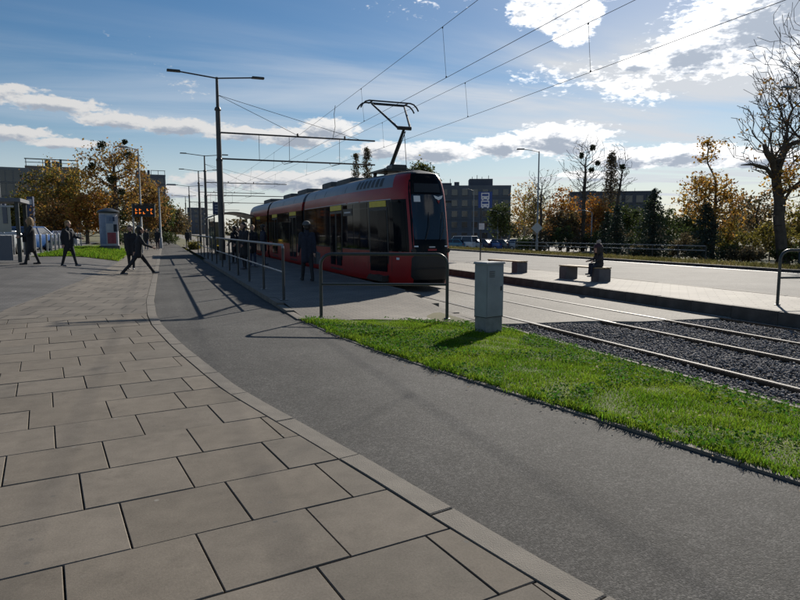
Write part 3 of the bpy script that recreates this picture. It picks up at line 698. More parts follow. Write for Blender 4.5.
def cabinet():
    o = thing('cable_cabinet', 'grey slim utility cabinet standing on the grass strip', 'cabinet', (4.98, 8.78, zg(4.98, 8.78)), R(16))
    MB().box((0, 0, .12), (.37, .25, .26), cham=.006).build('plinth', 'cabinet_base', o)
    b = MB().box((0, 0, .68), (.385, .265, .86), cham=.004).build('body', 'cabinet', o)
    MB().box((-.003, -.136, .68), (.35, .012, .80), cham=.003).build('door', 'cabinet', o)
    for k in range(5): MB().box((-.08, -.1435, 1.0 - .022 * k), (.12, .006, .008)).build('vent_slot', 'black_plastic', o)
    MB().box((0, 0, .262), (.389, .269, .012)).build('seam', 'black_plastic', o)
    MB().box((.13, -.147, .72), (.02, .014, .07)).build('lock', 'steel_dark', o)
    MB().box((0, 0, 1.128), (.42, .30, .035), cham=.014).build('lid', 'cabinet', o)
cabinet()
def bench(label, y0, y1, xs=(11.95, 12.2)):
    o = thing('bench', label, 'bench', (0, 0, .07), group='benches on the far platform')
    x = lambda y: xs[0] + (xs[1] - xs[0]) * (y0 - y) / (y0 - y1)
    for y in (y0 - .2, y1 + .2): MB().box((x(y), y, .19), (.42, .36, .38), cham=.02).build('block', 'concrete_dark', o)
    L = y0 - y1; rz = math.atan2(-L, xs[1] - xs[0])
    for k in (-1, 0, 1): MB().box(((xs[0] + xs[1]) / 2 + k * .14, (y0 + y1) / 2, .402), (L, .12, .04), rz, cham=.006).build('seat_slat', 'wood', o)
bench('wooden slat bench on concrete blocks where a child sits', 16.35, 14.65)
bench('wooden slat bench on concrete blocks hidden partly by the cabinet', 20.7, 18.85, (11.85, 12.05))

# ------------------------------------------------------------------ tram
def tram():
    Y0, XC = 15.7, 7.1
    T = thing('tram', 'red low-floor tram with black front standing at the platform', 'tram', (XC, Y0, TRK)); T.scale = (1, 1, 1.035)
    NOSE = [(0, 0), (.2, .006), (.38, .03), (.5, .085), (.60, .2), (.69, .42), (.80, .8), (.91, 1.35), (1.03, 2.1), (1.13, 3.0), (1.2, 4.2)]
    def wof(s):
        for (a, b), (c, d) in zip(NOSE, NOSE[1:]):
            if b <= s <= d: return a + (c - a) * (s - b) / (d - b)
        return 1.2
    RK = [(.2, .14), (.4, .05), (.7, 0), (1.1, 0), (1.3, .03), (2.0, .17), (2.6, .32), (3.0, .45), (3.2, .58), (3.32, 1.0)]
    TP = [(.2, .96), (.45, 1), (2.5, 1), (2.72, .985), (2.95, .93), (3.1, .86), (3.2, .76), (3.27, .6), (3.31, .3), (3.33, .02)]
    f1 = lambda tab, z: tab[0][1] if z <= tab[0][0] else (tab[-1][1] if z >= tab[-1][0] else next(b + (d - b) * (z - a) / (c - a) for (a, b), (c, d) in zip(tab, tab[1:]) if a <= z <= c))
    def surf(sd, s, z, off=0., w=None):
        w = wof(s) if w is None else w
        y = s + f1(RK, z) * math.exp(-s / 2.2)
        nx, ny = (1, 0)
        e = .05; dw = (wof(s + e) - wof(max(0, s - e))) / (e + min(s, e)); nn = math.hypot(1, dw); nx, ny = 1 / nn, -dw / nn
        return (sd * (w * f1(TP, z) + off * nx), y + off * ny, z)
    ZR = [.2, .32, .45, .8, 1.08, 1.3, 1.7, 2.1, 2.5, 2.62, 2.72, 2.84, 2.95, 3.05, 3.12, 3.2, 3.27, 3.31, 3.33]
    def shell(stations, name, fr=True, mirror=None):
        # one closed loft; faces get their paint by height and by place round the nose
        line = [(-1, s) for s in stations[::-1]] + [(1, s) for s in stations[1 if fr else 0:]]
        mb = MB(); n = len(line)
        for z in ZR:
            for sd, s in line:
                x, y, zz = surf(sd, s, z); mb.v.append((x, mirror - y if mirror else y, zz))
        for i in range(len(ZR) - 1):
            for j in range(n - 1):
                if not fr and j == len(stations) - 1: pass
                sm = max(line[j][1], line[j + 1][1]); zm = (ZR[i] + ZR[i + 1]) / 2
                if fr and sm <= .09: mi = 1 if zm < 3.2 else 4
                elif zm < 1.08: mi = 0
                elif zm < 2.5: mi = 1 if sm > .25 or not fr else 0
                elif zm < 2.84: mi = 0
                elif zm < 3.2: mi = 2 if sm > 1.0 or not fr else 0
                else: mi = 3 if sm > 1.0 or not fr else 4
                f = (i * n + j, i * n + j + 1, (i + 1) * n + j + 1, (i + 1) * n + j)
                mb.f.append(f[::-1] if mirror else f); mb.m.append(mi)
        o = mb.build(name, ['red', 'black_glass', 'roof_grey', 'roof_dark', 'black_plastic'], T, smooth=True)
        return o
    st_f = [0, .003, .006, .03, .085, .14, .2, .3, .42, .6, .8, 1.05, 1.35, 1.7, 2.1, 2.55, 3.0, 3.6, 4.2, 6, 8, 10.55]
    shell(st_f, 'front_body')
    LT = 30.6
    shell(st_f, 'rear_body', mirror=LT)
    shell([11.05, 13, 16, 19.55], 'middle_body', fr=False)
    # closing bulkheads and folding bellows
    for s0, s1 in ((10.5, 11.1), (19.5, 20.1)):
        mb = MB(); k = 9
        for i in range(k):
            s = s0 + (s1 - s0) * i / (k - 1); q = .0 if i % 2 else -.05
            ring = [(-1.14 - q, .3), (-1.14 - q, 2.6), (-1.0 - q, 3.0), (-.7, 3.15 + q), (.7, 3.15 + q), (1.0 + q, 3.0), (1.14 + q, 2.6), (1.14 + q, .3)]
            for x, z in ring: mb.v.append((x, s, z))
        mb.f = [(i * 8 + j, i * 8 + (j + 1) % 8, (i + 1) * 8 + (j + 1) % 8, (i + 1) * 8 + j) for i in range(k - 1) for j in range(8)]; mb.m = [0] * len(mb.f)
        mb.build('bellows', 'rubber', T)
    for s in (10.5, 11.1, 19.5, 20.1): MB().box((0, s, 1.6), (2.2, .03, 2.7)).build('bulkhead', 'black_plastic', T)
    def panel(name, m, sd, s0, s1, z0, z1, off=.006, parent=None, ns=4, nz=3, thick=.012):
        mb = MB(); n = ns + 1
        for o in (off, off - thick):
            for j in range(nz + 1):
                for i in range(ns + 1):
                    mb.v.append(surf(sd, s0 + (s1 - s0) * i / ns, z0 + (z1 - z0) * j / nz, o))
        K = n * (nz + 1)
        for j in range(nz):
            for i in range(ns):
                a = (j * n + i, j * n + i + 1, (j + 1) * n + i + 1, (j + 1) * n + i)
                mb.f += [a, tuple(q + K for q in a[::-1])]
        for i in range(ns): mb.f += [(i + 1, i, i + K, i + 1 + K), (nz * n + i, nz * n + i + 1, nz * n + i + 1 + K, nz * n + i + K)]
        for j in range(nz): mb.f += [(j * n, (j + 1) * n, (j + 1) * n + K, j * n + K), ((j + 1) * n + ns, j * n + ns, j * n + ns + K, (j + 1) * n + ns + K)]
        mb.m = [0] * len(mb.f)
        if sd > 0: mb.f = [f[::-1] for f in mb.f]
        return mb.build(name, m, parent or T, smooth=False)
    doors = [(1.1, 2.3, 1), (4.75, 6.35, 2), (12.2, 13.8, 2), (16.9, 18.5, 2), (22.6, 24.2, 2)]
    for sd in (-1, 1):
        panel('cab_window', 'window_glass', sd, .3, 1.0, 1.16, 2.42)
        for a, b in ((2.42, 3.5), (3.6, 4.66), (6.45, 8.3), (8.4, 10.3), (11.2, 12.1), (13.9, 15.3), (15.4, 16.8), (18.6, 19.4), (20.2, 22.5), (24.3, 26.2)):
            panel('window', 'window_glass', sd, a, b, 1.14, 2.3, ns=2)
            panel('transom', 'window_glass', sd, a, b, 2.325, 2.46, ns=2)
        for a, b, leaves in doors:
            w = (b - a) / leaves
            for i in range(leaves):
                d = panel('door', 'black_plastic', sd, a + i * w + .012, a + (i + 1) * w - .012, .34, 2.3, .010, ns=2)
                panel('pane', 'window_glass', sd, a + i * w + .09, a + (i + 1) * w - .09, .5, 2.22, .016, d, ns=2)
            panel('door_header', 'yellow', sd, a + .08, b - .08, 2.325, 2.49, .012)
        panel('side_display', 'black_plastic', sd, 3.65, 4.6, 2.12, 2.34, .014)
        panel('number_strip', 'led_orange' if False else 'grey_paint', sd, 3.8, 4.45, 2.2, 2.25, .017)
        for k in range(7):
            panel('louvre', 'louvre', sd, 1.45 + k * .3, 1.62 + k * .3, 2.9, 3.14, .008, ns=1, nz=3)
        for a, b in ((7.3, 7.33), (8.9, 8.93), (4.55, 4.58), (13.0, 13.03), (15.6, 15.63)):
            panel('fairing_seam', 'louvre', sd, a, b, 2.86, 3.14, .004, ns=1)
        panel('waist_trim', 'black_plastic', sd, .5, 10.4, 1.075, 1.10, .006, ns=16, nz=1)
        panel('cornice_trim', 'grey_paint', sd, .9, 10.4, 2.505, 2.525, .006, ns=16, nz=1)
        for s in (.95, 2.4, 3.55, 6.5, 8.35, 11.6, 14.6, 15.6, 20.8):
            panel('skirt_seam', 'black_plastic', sd, s, s + .016, .3, 1.05, .002, ns=1)
        panel('indicator', 'lamp_glass', sd, .6, .72, .86, .92, .012, ns=1, nz=1)
    # front: screen, destination box, lower mask, lamps, wipers, emblem
    def front(name, m, x0, x1, z0, z1, off=.012, parent=None, nx=8, nz=6, cut=0.):
        mb = MB()
        inv = lambda w: next(b + (d - b) * (w - a) / (c - a) for (a, b), (c, d) in zip(NOSE, NOSE[1:]) if a <= w <= c)
        for o in (off, -.01):
            for j in range(nz + 1):
                z = z0 + (z1 - z0) * j / nz
                t = j / nz; k = 1 - cut * (max(0, (t - .85) / .15) ** 2 + max(0, (.12 - t) / .12) ** 2)
                for i in range(nx + 1):
                    x = (x0 + (x1 - x0) * i / nx) * k if cut else x0 + (x1 - x0) * i / nx
                    s = inv(min(abs(x), 1.1)); y = s + f1(RK, z) * math.exp(-s / 2.2) - o; mb.v.append((x * f1(TP, z), y, z))
        n = nx + 1; K = n * (nz + 1)
        for j in range(nz):
            for i in range(nx):
                a = (j * n + i, j * n + i + 1, (j + 1) * n + i + 1, (j + 1) * n + i); mb.f += [a, tuple(q + K for q in a[::-1])]
        for i in range(nx): mb.f += [(i + 1, i, i + K, i + 1 + K), (nz * n + i, nz * n + i + 1, nz * n + i + 1 + K, nz * n + i + K)]
        for j in range(nz): mb.f += [(j * n, (j + 1) * n, (j + 1) * n + K, j * n + K), ((j + 1) * n + nx, j * n + nx, j * n + nx + K, (j + 1) * n + nx + K)]
        mb.m = [0] * len(mb.f)
        return mb.build(name, m, parent or T, smooth=True)
    front('front_mask', 'black_glass', -.545, .545, 1.02, 3.17, .010, cut=.1, nx=14, nz=12)
    ws = front('windscreen', 'windscreen', -.50, .50, 1.42, 2.62, .018, cut=.05, nx=12, nz=10)
    front('destination_display', 'black_plastic', -.40, .40, 2.68, 2.92, .018)
    front('bumper', 'black_plastic', -.56, .56, .34, 1.0, .02, cut=.12, nx=14, nz=8)
    front('bumper_lip', 'rubber', -.5, .5, .62, .66, .035)
    for k, x in enumerate((-1, 1)):
        h = MB(); s = .12; c = (x * .515, .09, 1.12)
        h.ball(c, .05, 12, sc=(1, .6, 1)); lamp = h.build('headlight', 'lamp_on', T, smooth=True)
        MB().tube([(c[0], c[1] - .03, c[2]), (c[0], c[1] + .05, c[2])], .062, 14).build('headlight_rim', 'black_plastic', lamp, smooth=True)
        front('position_light', 'lamp_glass', x * .45 - .05, x * .45 + .05, 1.22, 1.25, .02, nx=3, nz=2)
    front('route_plate', 'white', -.43, -.25, 2.42, 2.58, .026, ws, nx=3, nz=3)
    # winged badge
    def flat(name, m, pts, off, z=0):
        vs = []
        for o in (off, off - .006):
            for x, zz in pts: vs.append((x, -o + f1(RK, zz) + .03, zz))
        n = len(pts); MB().add(vs, [tuple(range(n)), tuple(range(n, 2 * n))[::-1]] + [(i, i + n, (i + 1) % n + n, (i + 1) % n) for i in range(n)]).build(name, m, ws)
    flat('badge_wing', 'white', [(.16, 2.60), (.30, 2.56), (.44, 2.60), (.40, 2.52), (.30, 2.47), (.20, 2.52)], .06)
    flat('badge_shield', 'red', [(.25, 2.465), (.35, 2.465), (.30, 2.37)], .06)
    front('maker_badge', 'grey_paint', -.09, .09, 1.2, 1.235, .02, nx=3, nz=2)
    front('fleet_number', 'red', -.13, .13, 1.12, 1.165, .02, nx=3, nz=2)
    for x in (-.2, .25): MB().tube([(x, .02, 1.40), (x + .12, .03, 1.75), (x + .16, .2, 2.15)], .012, 6).build('wiper', 'black_plastic', T)
    for sd in (-1, 1):     # mirrors / cameras
        p = surf(sd, .55, 2.5, .0); MB().box((p[0] + sd * .1, p[1], 2.46), (.22, .05, .06), cham=.01).build('camera_arm', 'black_plastic', T)
    # under-frame and bogies
    MB().box((0, LT / 2, .30), (2.1, LT - 2.4, .16)).build('underframe', 'black_plastic', T)
    for s in (3.9, 5.7 - .1, 14.4, 16.2, 25.0, 26.8):
        for sd in (-1, 1):
            mb = MB(); mb.tube([(sd * .66, s, .31), (sd * .78, s, .31)], .30, 20); mb.build('wheel', 'rail_side', T, smooth=True)
    # roof gear
    for a, b, hgt in ((5.6, 7.4, .16), (8.2, 9.6, .2), (12.4, 14.4, .2), (16, 18, .18), (22, 24.5, .2)):
        MB().box((0, (a + b) / 2, 3.3 + hgt / 2 - .05), (1.3, b - a, hgt + .1), cham=.04).build('roof_unit', 'roof_dark', T)
    # single-arm pantograph
    pg = MB().box((0, 3.9, 3.46), (1.0, 1.3, .06)).build('pantograph_base', 'steel_dark', T, loc=(0, -.75, 0))
    for x in (-.4, .4):
        for y in (3.4, 4.4): MB().lathe([(.05, 0), (.07, .03), (.05, .06), (.07, .09), (.05, .13)], 10, (x, y, 3.31)).build('insulator', 'rail_side', pg)
    MB().box((0, 3.5, 3.55), (.5, .5, .14), cham=.03).build('drive_box', 'steel_dark', pg)
    la = MB(); la.tube([(0, 4.15, 3.52), (0, 2.85, 4.62)], [.06, .042], 8); la.build('lower_arm', 'steel_dark', pg, smooth=True)
    MB().tube([(.09, 4.3, 3.5), (.09, 2.98, 4.55)], .016, 6).build('guide_rod', 'steel_dark', pg)
    MB().tube([(-.22, 2.85, 4.62), (.22, 2.85, 4.62)], .055, 8).build('elbow', 'steel_dark', pg)
    for sd in (-1, 1): MB().tube([(sd * .2, 2.85, 4.62), (sd * .55, 4.25, 5.52)], [.038, .028], 8).build('upper_arm', 'steel_dark', pg, smooth=True)
    MB().tube([(-.55, 4.25, 5.52), (.55, 4.25, 5.52)], .024, 6).build('head_bar', 'steel_dark', pg)
    for y in (4.07, 4.43):
        pts = [(-.98, y, 5.36), (-.92, y, 5.46), (-.82, y, 5.55), (-.7, y, 5.585), (.7, y, 5.585), (.82, y, 5.55), (.92, y, 5.46), (.98, y, 5.36)]
        MB().tube(pts, .024, 6).build('collector_strip', 'steel_dark', pg)
    for sd in (-1, 1): MB().tube([(sd * .6, 4.07, 5.57), (sd * .6, 4.43, 5.57)], .022, 6).build('head_link', 'steel_dark', pg)
    for k in (-.3, .3): MB().tube([(k, 4.4, 3.5), (k * .7, 3.2, 3.62), (0, 2.85, 4.55)], .01, 5).build('cable', 'steel_dark', pg)
tram()

# ------------------------------------------------------------------ tram poles and overhead line
POLES = [(3.12, 33.0), (4.86, 66.8), (5.3, 83.8), (5.5, 112.7), (6.3, 146.0)]
def poles():
    labels = ['dark twin-arm lamp and wire pole rising in front of the platform shelter', 'dark twin-arm pole second along the line from the shelter', 'dark twin-arm pole third along the line from the shelter', 'slim twin-arm pole fourth along the line from the shelter', 'farthest twin-arm pole down the tram line']
    def one(i, x, y):
        o = thing('tram_pole', labels[i], 'pole', (x, y, .0), group='twin-arm poles along the tram line')
        MB().lathe([(.24, 0), (.24, .03), (.17, .05), (.155, .4), (.15, 5.1), (.145, 5.15)], 14).build('lower_shaft', 'pole_paint', o, smooth=True)
        MB().lathe([(.125, 5.1), (.115, 7.6)], 14).build('middle_shaft', 'pole_paint', o, smooth=True)
        MB().lathe([(.08, 7.6), (.065, 9.15)], 12).build('upper_shaft', 'pole_paint', o, smooth=True)
        for z in (5.12, 7.6): MB().lathe([(.16, -.06), (.165, 0), (.12, .1)], 14, (0, 0, z)).build('collar', 'pole_paint', o)
        for sd in (-1, 1):
            a = MB().tube([(0, 0, 9.1), (sd * 1.75, 0, 9.27)], .035, 8).build('lamp_arm', 'pole_paint', o)
            MB().box((sd * 2.02, 0, 9.29), (.62, .26, .09), cham=.03).build('lantern', 'steel_dark', a)
        X = 8.3
        up = MB().tube([(0, 0, 6.47), (X, 0, 6.47)], .042, 8).build('upper_beam', 'pole_paint', o)
        MB().tube([(0, 0, 5.18), (X, 0, 5.18)], .04, 8).build('lower_beam', 'pole_paint', o)
        for k in (2.0, 7.13 - x - .45, 9.7 - x - .3):
            MB().tube([(k, 0, 6.47), (k, 0, 5.18)], .012, 5).build('tie_rod', 'steel_dark', o)
        for k in (7.13 - x, 9.7 - x):
            MB().lathe([(.03, 0), (.06, .03), (.03, .06), (.06, .09), (.03, .14)], 8, (k, 0, 6.5)).build('insulator', 'rail_side', o)
            MB().tube([(k - .9, 0, 5.18), (k - .75, 0, 5.02), (k, 0, 5.22)], .016, 5).build('registration_arm', 'steel_dark', o)
        for k in (4.1, 7.4): MB().tube([(0, 0, 8.3), (k, 0, 6.5)], .012, 5).build('stay_wire', 'wire', o)
    for i, (x, y) in enumerate(POLES): one(i, x, y)
    # wires; each one runs on past the camera
    ends = (-30, 33, 66.8, 83.8, 112.7, 146)
    def run(xc, z0, rise, sag, zig):
        pts = []
        for a, b in zip(ends, ends[1:]):
            n = 12
            for i in range(n):
                t = i / n; y = a + (b - a) * t; r = rise * max(0, 33 - y)
                pts.append((xc + zig * math.sin(y / 34 * math.pi), y, z0 + r - sag * 4 * t * (1 - t) * (b - a) / 63))
        pts.append((xc, ends[-1], z0)); return pts
    for nm, xc, rise in (('track beside the platform', 7.13, .022), ('far track', 9.7, .005)):
        me = run(xc, 6.5 if xc < 8 else 6.42, rise, .1, 0); co = run(xc, 5.5 if xc < 8 else 5.32, rise * .15, .02, .12)
        m = MB().tube(me, .0065, 5).build('messenger_wire', 'wire'); tag(m, 'upper carrying wire above the ' + nm, 'wire', 'overhead tram wires')
        c = MB().tube(co, .0065, 5).build('contact_wire', 'wire'); tag(c, 'lower contact wire above the ' + nm, 'wire', 'overhead tram wires')
        at = lambda P, y: next(((p[0] + (q[0] - p[0]) * (y - p[1]) / (q[1] - p[1])), p[2] + (q[2] - p[2]) * (y - p[1]) / (q[1] - p[1])) for p, q in zip(P, P[1:]) if p[1] <= y <= q[1])
        for y in ([-12, -3, 6.5, 15.2, 22.1, 40, 50, 60] if xc < 8 else [-10, -1, 12.6, 18.9, 27, 42, 54]):
            a, b = at(me, y), at(co, y)
            MB().tube([(a[0], y, a[1]), (b[0], y, b[1])], .005, 5).build('dropper', 'wire', m)
            MB().box((b[0], y, b[1] + .02), (.02, .04, .04)).build('clamp', 'steel_dark', m)
            MB().box((a[0], y, a[1] - .02), (.02, .04, .04)).build('clamp', 'steel_dark', m)
    j = MB().tube([(7.13, 25.6, 6.72), (7.13, 25.8, 6.4), (7.16, 25.75, 5.9), (7.1, 25.9, 5.48)], .012, 5).build('jumper_wire', 'wire'); tag(j, 'short curved wire linking carrying and contact wires behind the pantograph', 'wire')
poles()

# ------------------------------------------------------------------ stop furniture
def shelter():
    o = thing('tram_shelter', 'arched glass shelter with yellow bench at the end of the platform', 'shelter', (3.45, 41.0, PLAT))
    W, D, H = 2.3, 4.2, 2.3
    for x in (0, W):
        for y in (0, D): MB().box((x, y, H / 2), (.08, .08, H)).build('post', 'steel_dark', o)
    mb = MB(); n = 12; V = []
    for k in (0, .06):
        for y in (-.35, D + .35):
            for i in range(n + 1):
                t = i / n; x = -.25 + (W + .5) * t; V.append((x, y, H + .32 * math.sin(math.pi * t) ** .8 + k))
    m = n + 1
    F = [(i, i + 1, m + i + 1, m + i) for i in range(n)] + [(2 * m + i, 3 * m + i, 3 * m + i + 1, 2 * m + i + 1) for i in range(n)] + [(i, 2 * m + i, 2 * m + i + 1, i + 1) for i in range(n)] + [(m + i, m + i + 1, 3 * m + i + 1, 3 * m + i) for i in range(n)] + [(0, m, 3 * m, 2 * m), (n, 2 * m + n, 3 * m + n, m + n)]
    mb.add(V, F); mb.build('roof', 'steel_dark', o, smooth=True)
    for y in (1.05, 2.1, 3.15):
        MB().box((0, y, 1.25), (.05, .05, 2.1)).build('mullion', 'steel_dark', o)
    for i in range(4): MB().box((.0, .525 + 1.05 * i, 1.2), (.012, .96, 1.8)).build('back_pane', 'clear_glass', o)
    MB().box((.55, D, 1.2), (1.0, .012, 1.8)).build('side_pane', 'clear_glass', o)
    for z in (.62, .82): MB().box((.18, 2.1, z), (.04, 3.2, .13), cham=.01).build('bench_back_slat', 'yellow', o)
    for x in (.28, .42, .56): MB().box((x, 2.1, .47), (.12, 3.2, .04), cham=.01).build('bench_slat', 'yellow', o)
    for y in (.7, 2.1, 3.5): MB().box((.42, y, .22), (.34, .05, .44)).build('bench_leg', 'steel_dark', o)
shelter()
def pictogram_tram(o, x, y, z, s, m='white'):
    # front view of a tram / bus: body outline, window, lamps
    MB().box((x, y, z), (.46 * s, .006, .36 * s)).build('pictogram', m, o)
    MB().box((x, y - .006, z + .06 * s), (.36 * s, .006, .12 * s)).build('pictogram_window', 'blue_sign', o)
    for k in (-.13, .13): MB().box((x + k * s, y - .006, z - .1 * s), (.07 * s, .006, .05 * s)).build('pictogram_lamp', 'blue_sign', o)
    for k in (-.15, .15): MB().box((x + k * s, y, z - .21 * s), (.09 * s, .006, .06 * s)).build('pictogram_wheel', m, o)
def stop_sign():
    o = thing('stop_sign', 'blue stop sign with white tram and bus pictograms on a thin post', 'sign', (16.5, 30.1, -.05), R(-28))
    MB().tube([(0, 0, 0), (0, 0, 3.75)], .035, 8).build('post', 'steel_dark', o)
    MB().box((.22, -.05, 3.28), (.74, .03, .86), cham=.01).build('board', 'blue_sign', o)
    pictogram_tram(o, .22, -.075, 3.48, .95); pictogram_tram(o, .22, -.075, 3.06, .95)
    MB().box((.05, -.05, 1.85), (.30, .03, .34)).build('timetable', 'bag_light', o)
stop_sign()
def name_board():
    o = thing('stop_name_board', 'dark blue stop board with white lines beside the shelter roof', 'sign', (3.75, 44.6, PLAT), R(-8))
    MB().tube([(0, 0, 0), (0, 0, 3.5)], .04, 8).build('post', 'steel_dark', o)
    MB().box((.32, -.05, 3.02), (.78, .05, .84), cham=.01).build('board', 'blue_dark', o)
    for k in range(3): MB().box((.32, -.08, 3.22 - .2 * k), (.5, .006, .045)).build('line', 'grey_paint', o)
name_board()
def led_board():
    o = thing('departure_display', 'black departure display with orange digits on a post', 'display', (-.95, 47.5, zt(-.95, 47.5)), R(-6))
    for x in (-.5, .0): MB().tube([(x, 0, 0), (x, 0, 3.4 if x else 2.6)], .06, 8).build('post', 'galv', o)
    MB().box((.22, 0, 2.95), (1.45, .3, .82), cham=.02).build('housing', 'black_plastic', o)
    r = random.Random(4)
    for row in range(2):
        for k in range(5):
            if (row, k) in ((0, 2), (1, 3)): continue
            x = -.3 + k * .25; z = 3.02 - row * .22
            MB().box((x, -.155, z), (.05, .006, .15)).build('digit_stroke', 'led_orange', o)
            MB().box((x + .07, -.155, z + r.choice((-.05, 0, .05))), (.07, .006, .035)).build('digit_stroke', 'led_orange', o)
    MB().box((.22, 0, 3.42), (1.55, .4, .05)).build('hood', 'steel_dark', o)
led_board()
def advert_column():
    x, y = -2.95, 46.4
    o = thing('advertising_column', 'round advertising column with blue and plum posters on the grass plot', 'column', (x, y, zt(x, y) + .02))
    MB().lathe([(.64, 0), (.64, .25), (.60, .28)], 24).build('base', 'concrete_dark', o, smooth=True)
    MB().lathe([(.58, .27), (.58, 2.45)], 28).build('drum', 'poster_pale', o, smooth=True)
    MB().lathe([(.70, 2.45), (.72, 2.55), (.6, 2.62), (.2, 2.78), (.02, 2.8)], 24).build('cap', 'steel_dark', o, smooth=True)
    def poster(m, a0, a1, z0, z1):
        mb = MB(); n = 8
        for rr in (.588, .58):
            for z in (z0, z1):
                for i in range(n + 1):
                    a = R(a0 + (a1 - a0) * i / n); mb.v.append((rr * math.cos(a), rr * math.sin(a), z))
        k = n + 1
        mb.f = [(i, i + 1, k + i + 1, k + i) for i in range(n)]; mb.m = [0] * n; mb.build('poster', m, o, smooth=True)
    for p in (('poster_blue', 190, 255, .4, 2.35), ('poster_blue', 258, 300, 1.75, 2.3), ('poster_plum', 262, 318, .42, 1.15), ('blue_dark', 262, 312, 1.9, 2.2), ('cloth_navy', 302, 330, 1.2, 1.7), ('poster_plum', 60, 130, .5, 1.6), ('poster_blue', 0, 50, .5, 2.2)): poster(*p)
advert_column()
def kiosk():
    o = thing('ticket_shelter', 'white framed shelter with flat roof and low white panels at the pavement', 'shelter', (-4.95, 27.6, .36), R(2))
    MB().box((-2.4, .9, 2.36), (5.2, 2.3, .14), cham=.02).build('roof', 'facade_pale', o)
    for x, y in ((.05, -.1), (.05, 1.8), (-2.4, -.1), (-4.8, -.1), (-4.8, 1.8)): MB().box((x, y, 1.14), (.13, .13, 2.28)).build('post', 'steel_dark' if x > 0 else 'grey_paint', o)
    for i in range(4): MB().box((-.72 - i * 1.18, -.1, .55), (1.1, .05, .95), cham=.01).build('wall_panel', 'facade_pale', o)
    for i in range(4): MB().box((-.72 - i * 1.18, -.1, 1.62), (1.1, .015, .95)).build('pane', 'clear_glass', o)
    for z in (1.08, 2.12): MB().box((-2.4, -.1, z), (4.7, .07, .07)).build('rail', 'grey_paint', o)
    MB().box((-.35, -.14, 1.78), (.14, .06, .62)).build('frame_post', 'facade_pale', o)
kiosk()
def pylon(label, x, y, h, w, m):
    o = thing('sign_pylon', label, 'sign', (x, y, .35), R(-12), 'blue pylons at the parking lot')
    MB().box((0, 0, h / 2), (w, .35, h), cham=.04).build('panel', m, o)
    MB().box((0, 0, .1), (w + .3, .6, .2)).build('plinth', 'concrete', o)
    MB().box((0, -.18, h - .5), (w * .7, .012, .5)).build('sign_face', 'grey_paint', o)
pylon('tall slim blue pylon behind the parked cars', -11.2, 69.5, 4.5, .55, 'blue_dark')
pylon('broad dark blue pylon next to the flagpole', -14.2, 72.0, 4.0, .9, 'blue_dark')
fp = thing('flagpole', 'tall bare white flagpole behind the ticket shelter', 'pole', (-13.76, 69.8, .35))
MB().tube([(0, 0, 0), (0, 0, 10.7)], [.09, .05], 10).build('mast', 'galv', fp, smooth=True); MB().ball((0, 0, 10.75), .09).build('finial', 'galv', fp); MB().lathe([(.25, 0), (.25, .1), (.12, .14)], 12).build('base', 'concrete', fp)
# posts in front of the parked cars
def posts():
    me = MB().tube([(0, 0, 0), (0, 0, 1.0)], .05, 8).mesh('bollard', 'galv'); cap = MB().ball((0, 0, 1.0), .055, 8).mesh('cap', 'white')
    P = [(-5.35 - .28 * i, 35.2 + .45 * i * .6) for i in range(8)] + [(-5.55, 38.5 + 1.5 * i) for i in range(12)]
    for i, (x, y) in enumerate(P):
        o = tag(link('bollard', me, loc=(x, y, zt(x, y))), 'slim pale post in the row between lawn and parked cars', 'post', 'posts along the parking lot')
        link('cap', cap, o)
posts()

# ------------------------------------------------------------------ street lamps
def lamp(label, x, y, h, arm, ang, zb, m='galv', double=False):
    o = thing('street_lamp', label, 'lamp', (x, y, zb), R(ang), 'street lamps')
    MB().lathe([(.13, 0), (.12, .9), (.085, .95), (.06, h)], 12).build('post', m, o, smooth=True)
    for sd in ((1, -1) if double else (1,)):
        a = MB().tube([(0, 0, h - .05), (sd * arm * .5, 0, h + .12), (sd * arm, 0, h + .22)], .035, 8).build('arm', m, o)
        MB().box((sd * (arm + .3), 0, h + .24), (.75, .28, .12), cham=.04).build('lantern', 'galv', a)
    return o
lamp('tall grey street lamp at the roadside in front of the orange trees', 35.3, 52.8, 9.6, 1.5, 155, -.3)
lamp('short curved grey lamp in front of the dark apartment block', 45.9, 78.7, 5.3, 1.3, 165, -.95)
lamp('thin tall grey lamp at the left corner of the dark apartment block', 45.0, 84.4, 8.6, 1.0, 160, -.95)
lamp('short grey lamp among the trees below the bare mistletoe tree', 46.0, 58.0, 4.6, .9, 160, -.95)
lamp('street lamp with its head beside the old oak', 39.6, 28.6, 11.0, 1.6, 172, -.6, 'steel_dark')
lamp('grey lamp post beside the departure display', .35, 56.5, 5.1, .7, 0, .1)
lamp('tall grey lamp post behind the advertising column', -1.3, 66.0, 9.0, 1.0, 180, .3)
rs = thing('road_sign', 'grey diamond road sign seen from behind on a post by the road', 'sign', (34.2, 51.2, -.2), R(-32))
MB().tube([(0, .04, 0), (0, .04, 2.6)], .03, 8).build('post', 'galv', rs)
MB().prism([(-.55, 0), (0, -.55), (.55, 0), (0, .55)], -.012, .012).build('plate', 'grey_paint', rs, loc=(0, 0, 2.05)).rotation_euler = (R(90), 0, 0)
def guard_rail():
    a, b = Vector((30.2, 48.5, -.35)), Vector((33.9, 31.0, -.35))
    o = thing('guard_rail', 'grey two-rail metal barrier behind the roadside verge', 'barrier', a, math.atan2(b.y - a.y, b.x - a.x)); L = (b - a).length
    for i in range(10): MB().box((i * L / 9, 0, .46), (.07, .07, .92)).build('post', 'steel_dark', o)
    for z in (.62, .92): MB().box((L / 2, -.07, z), (L, .04, .065), cham=.01).build('rail', 'galv', o)
guard_rail()

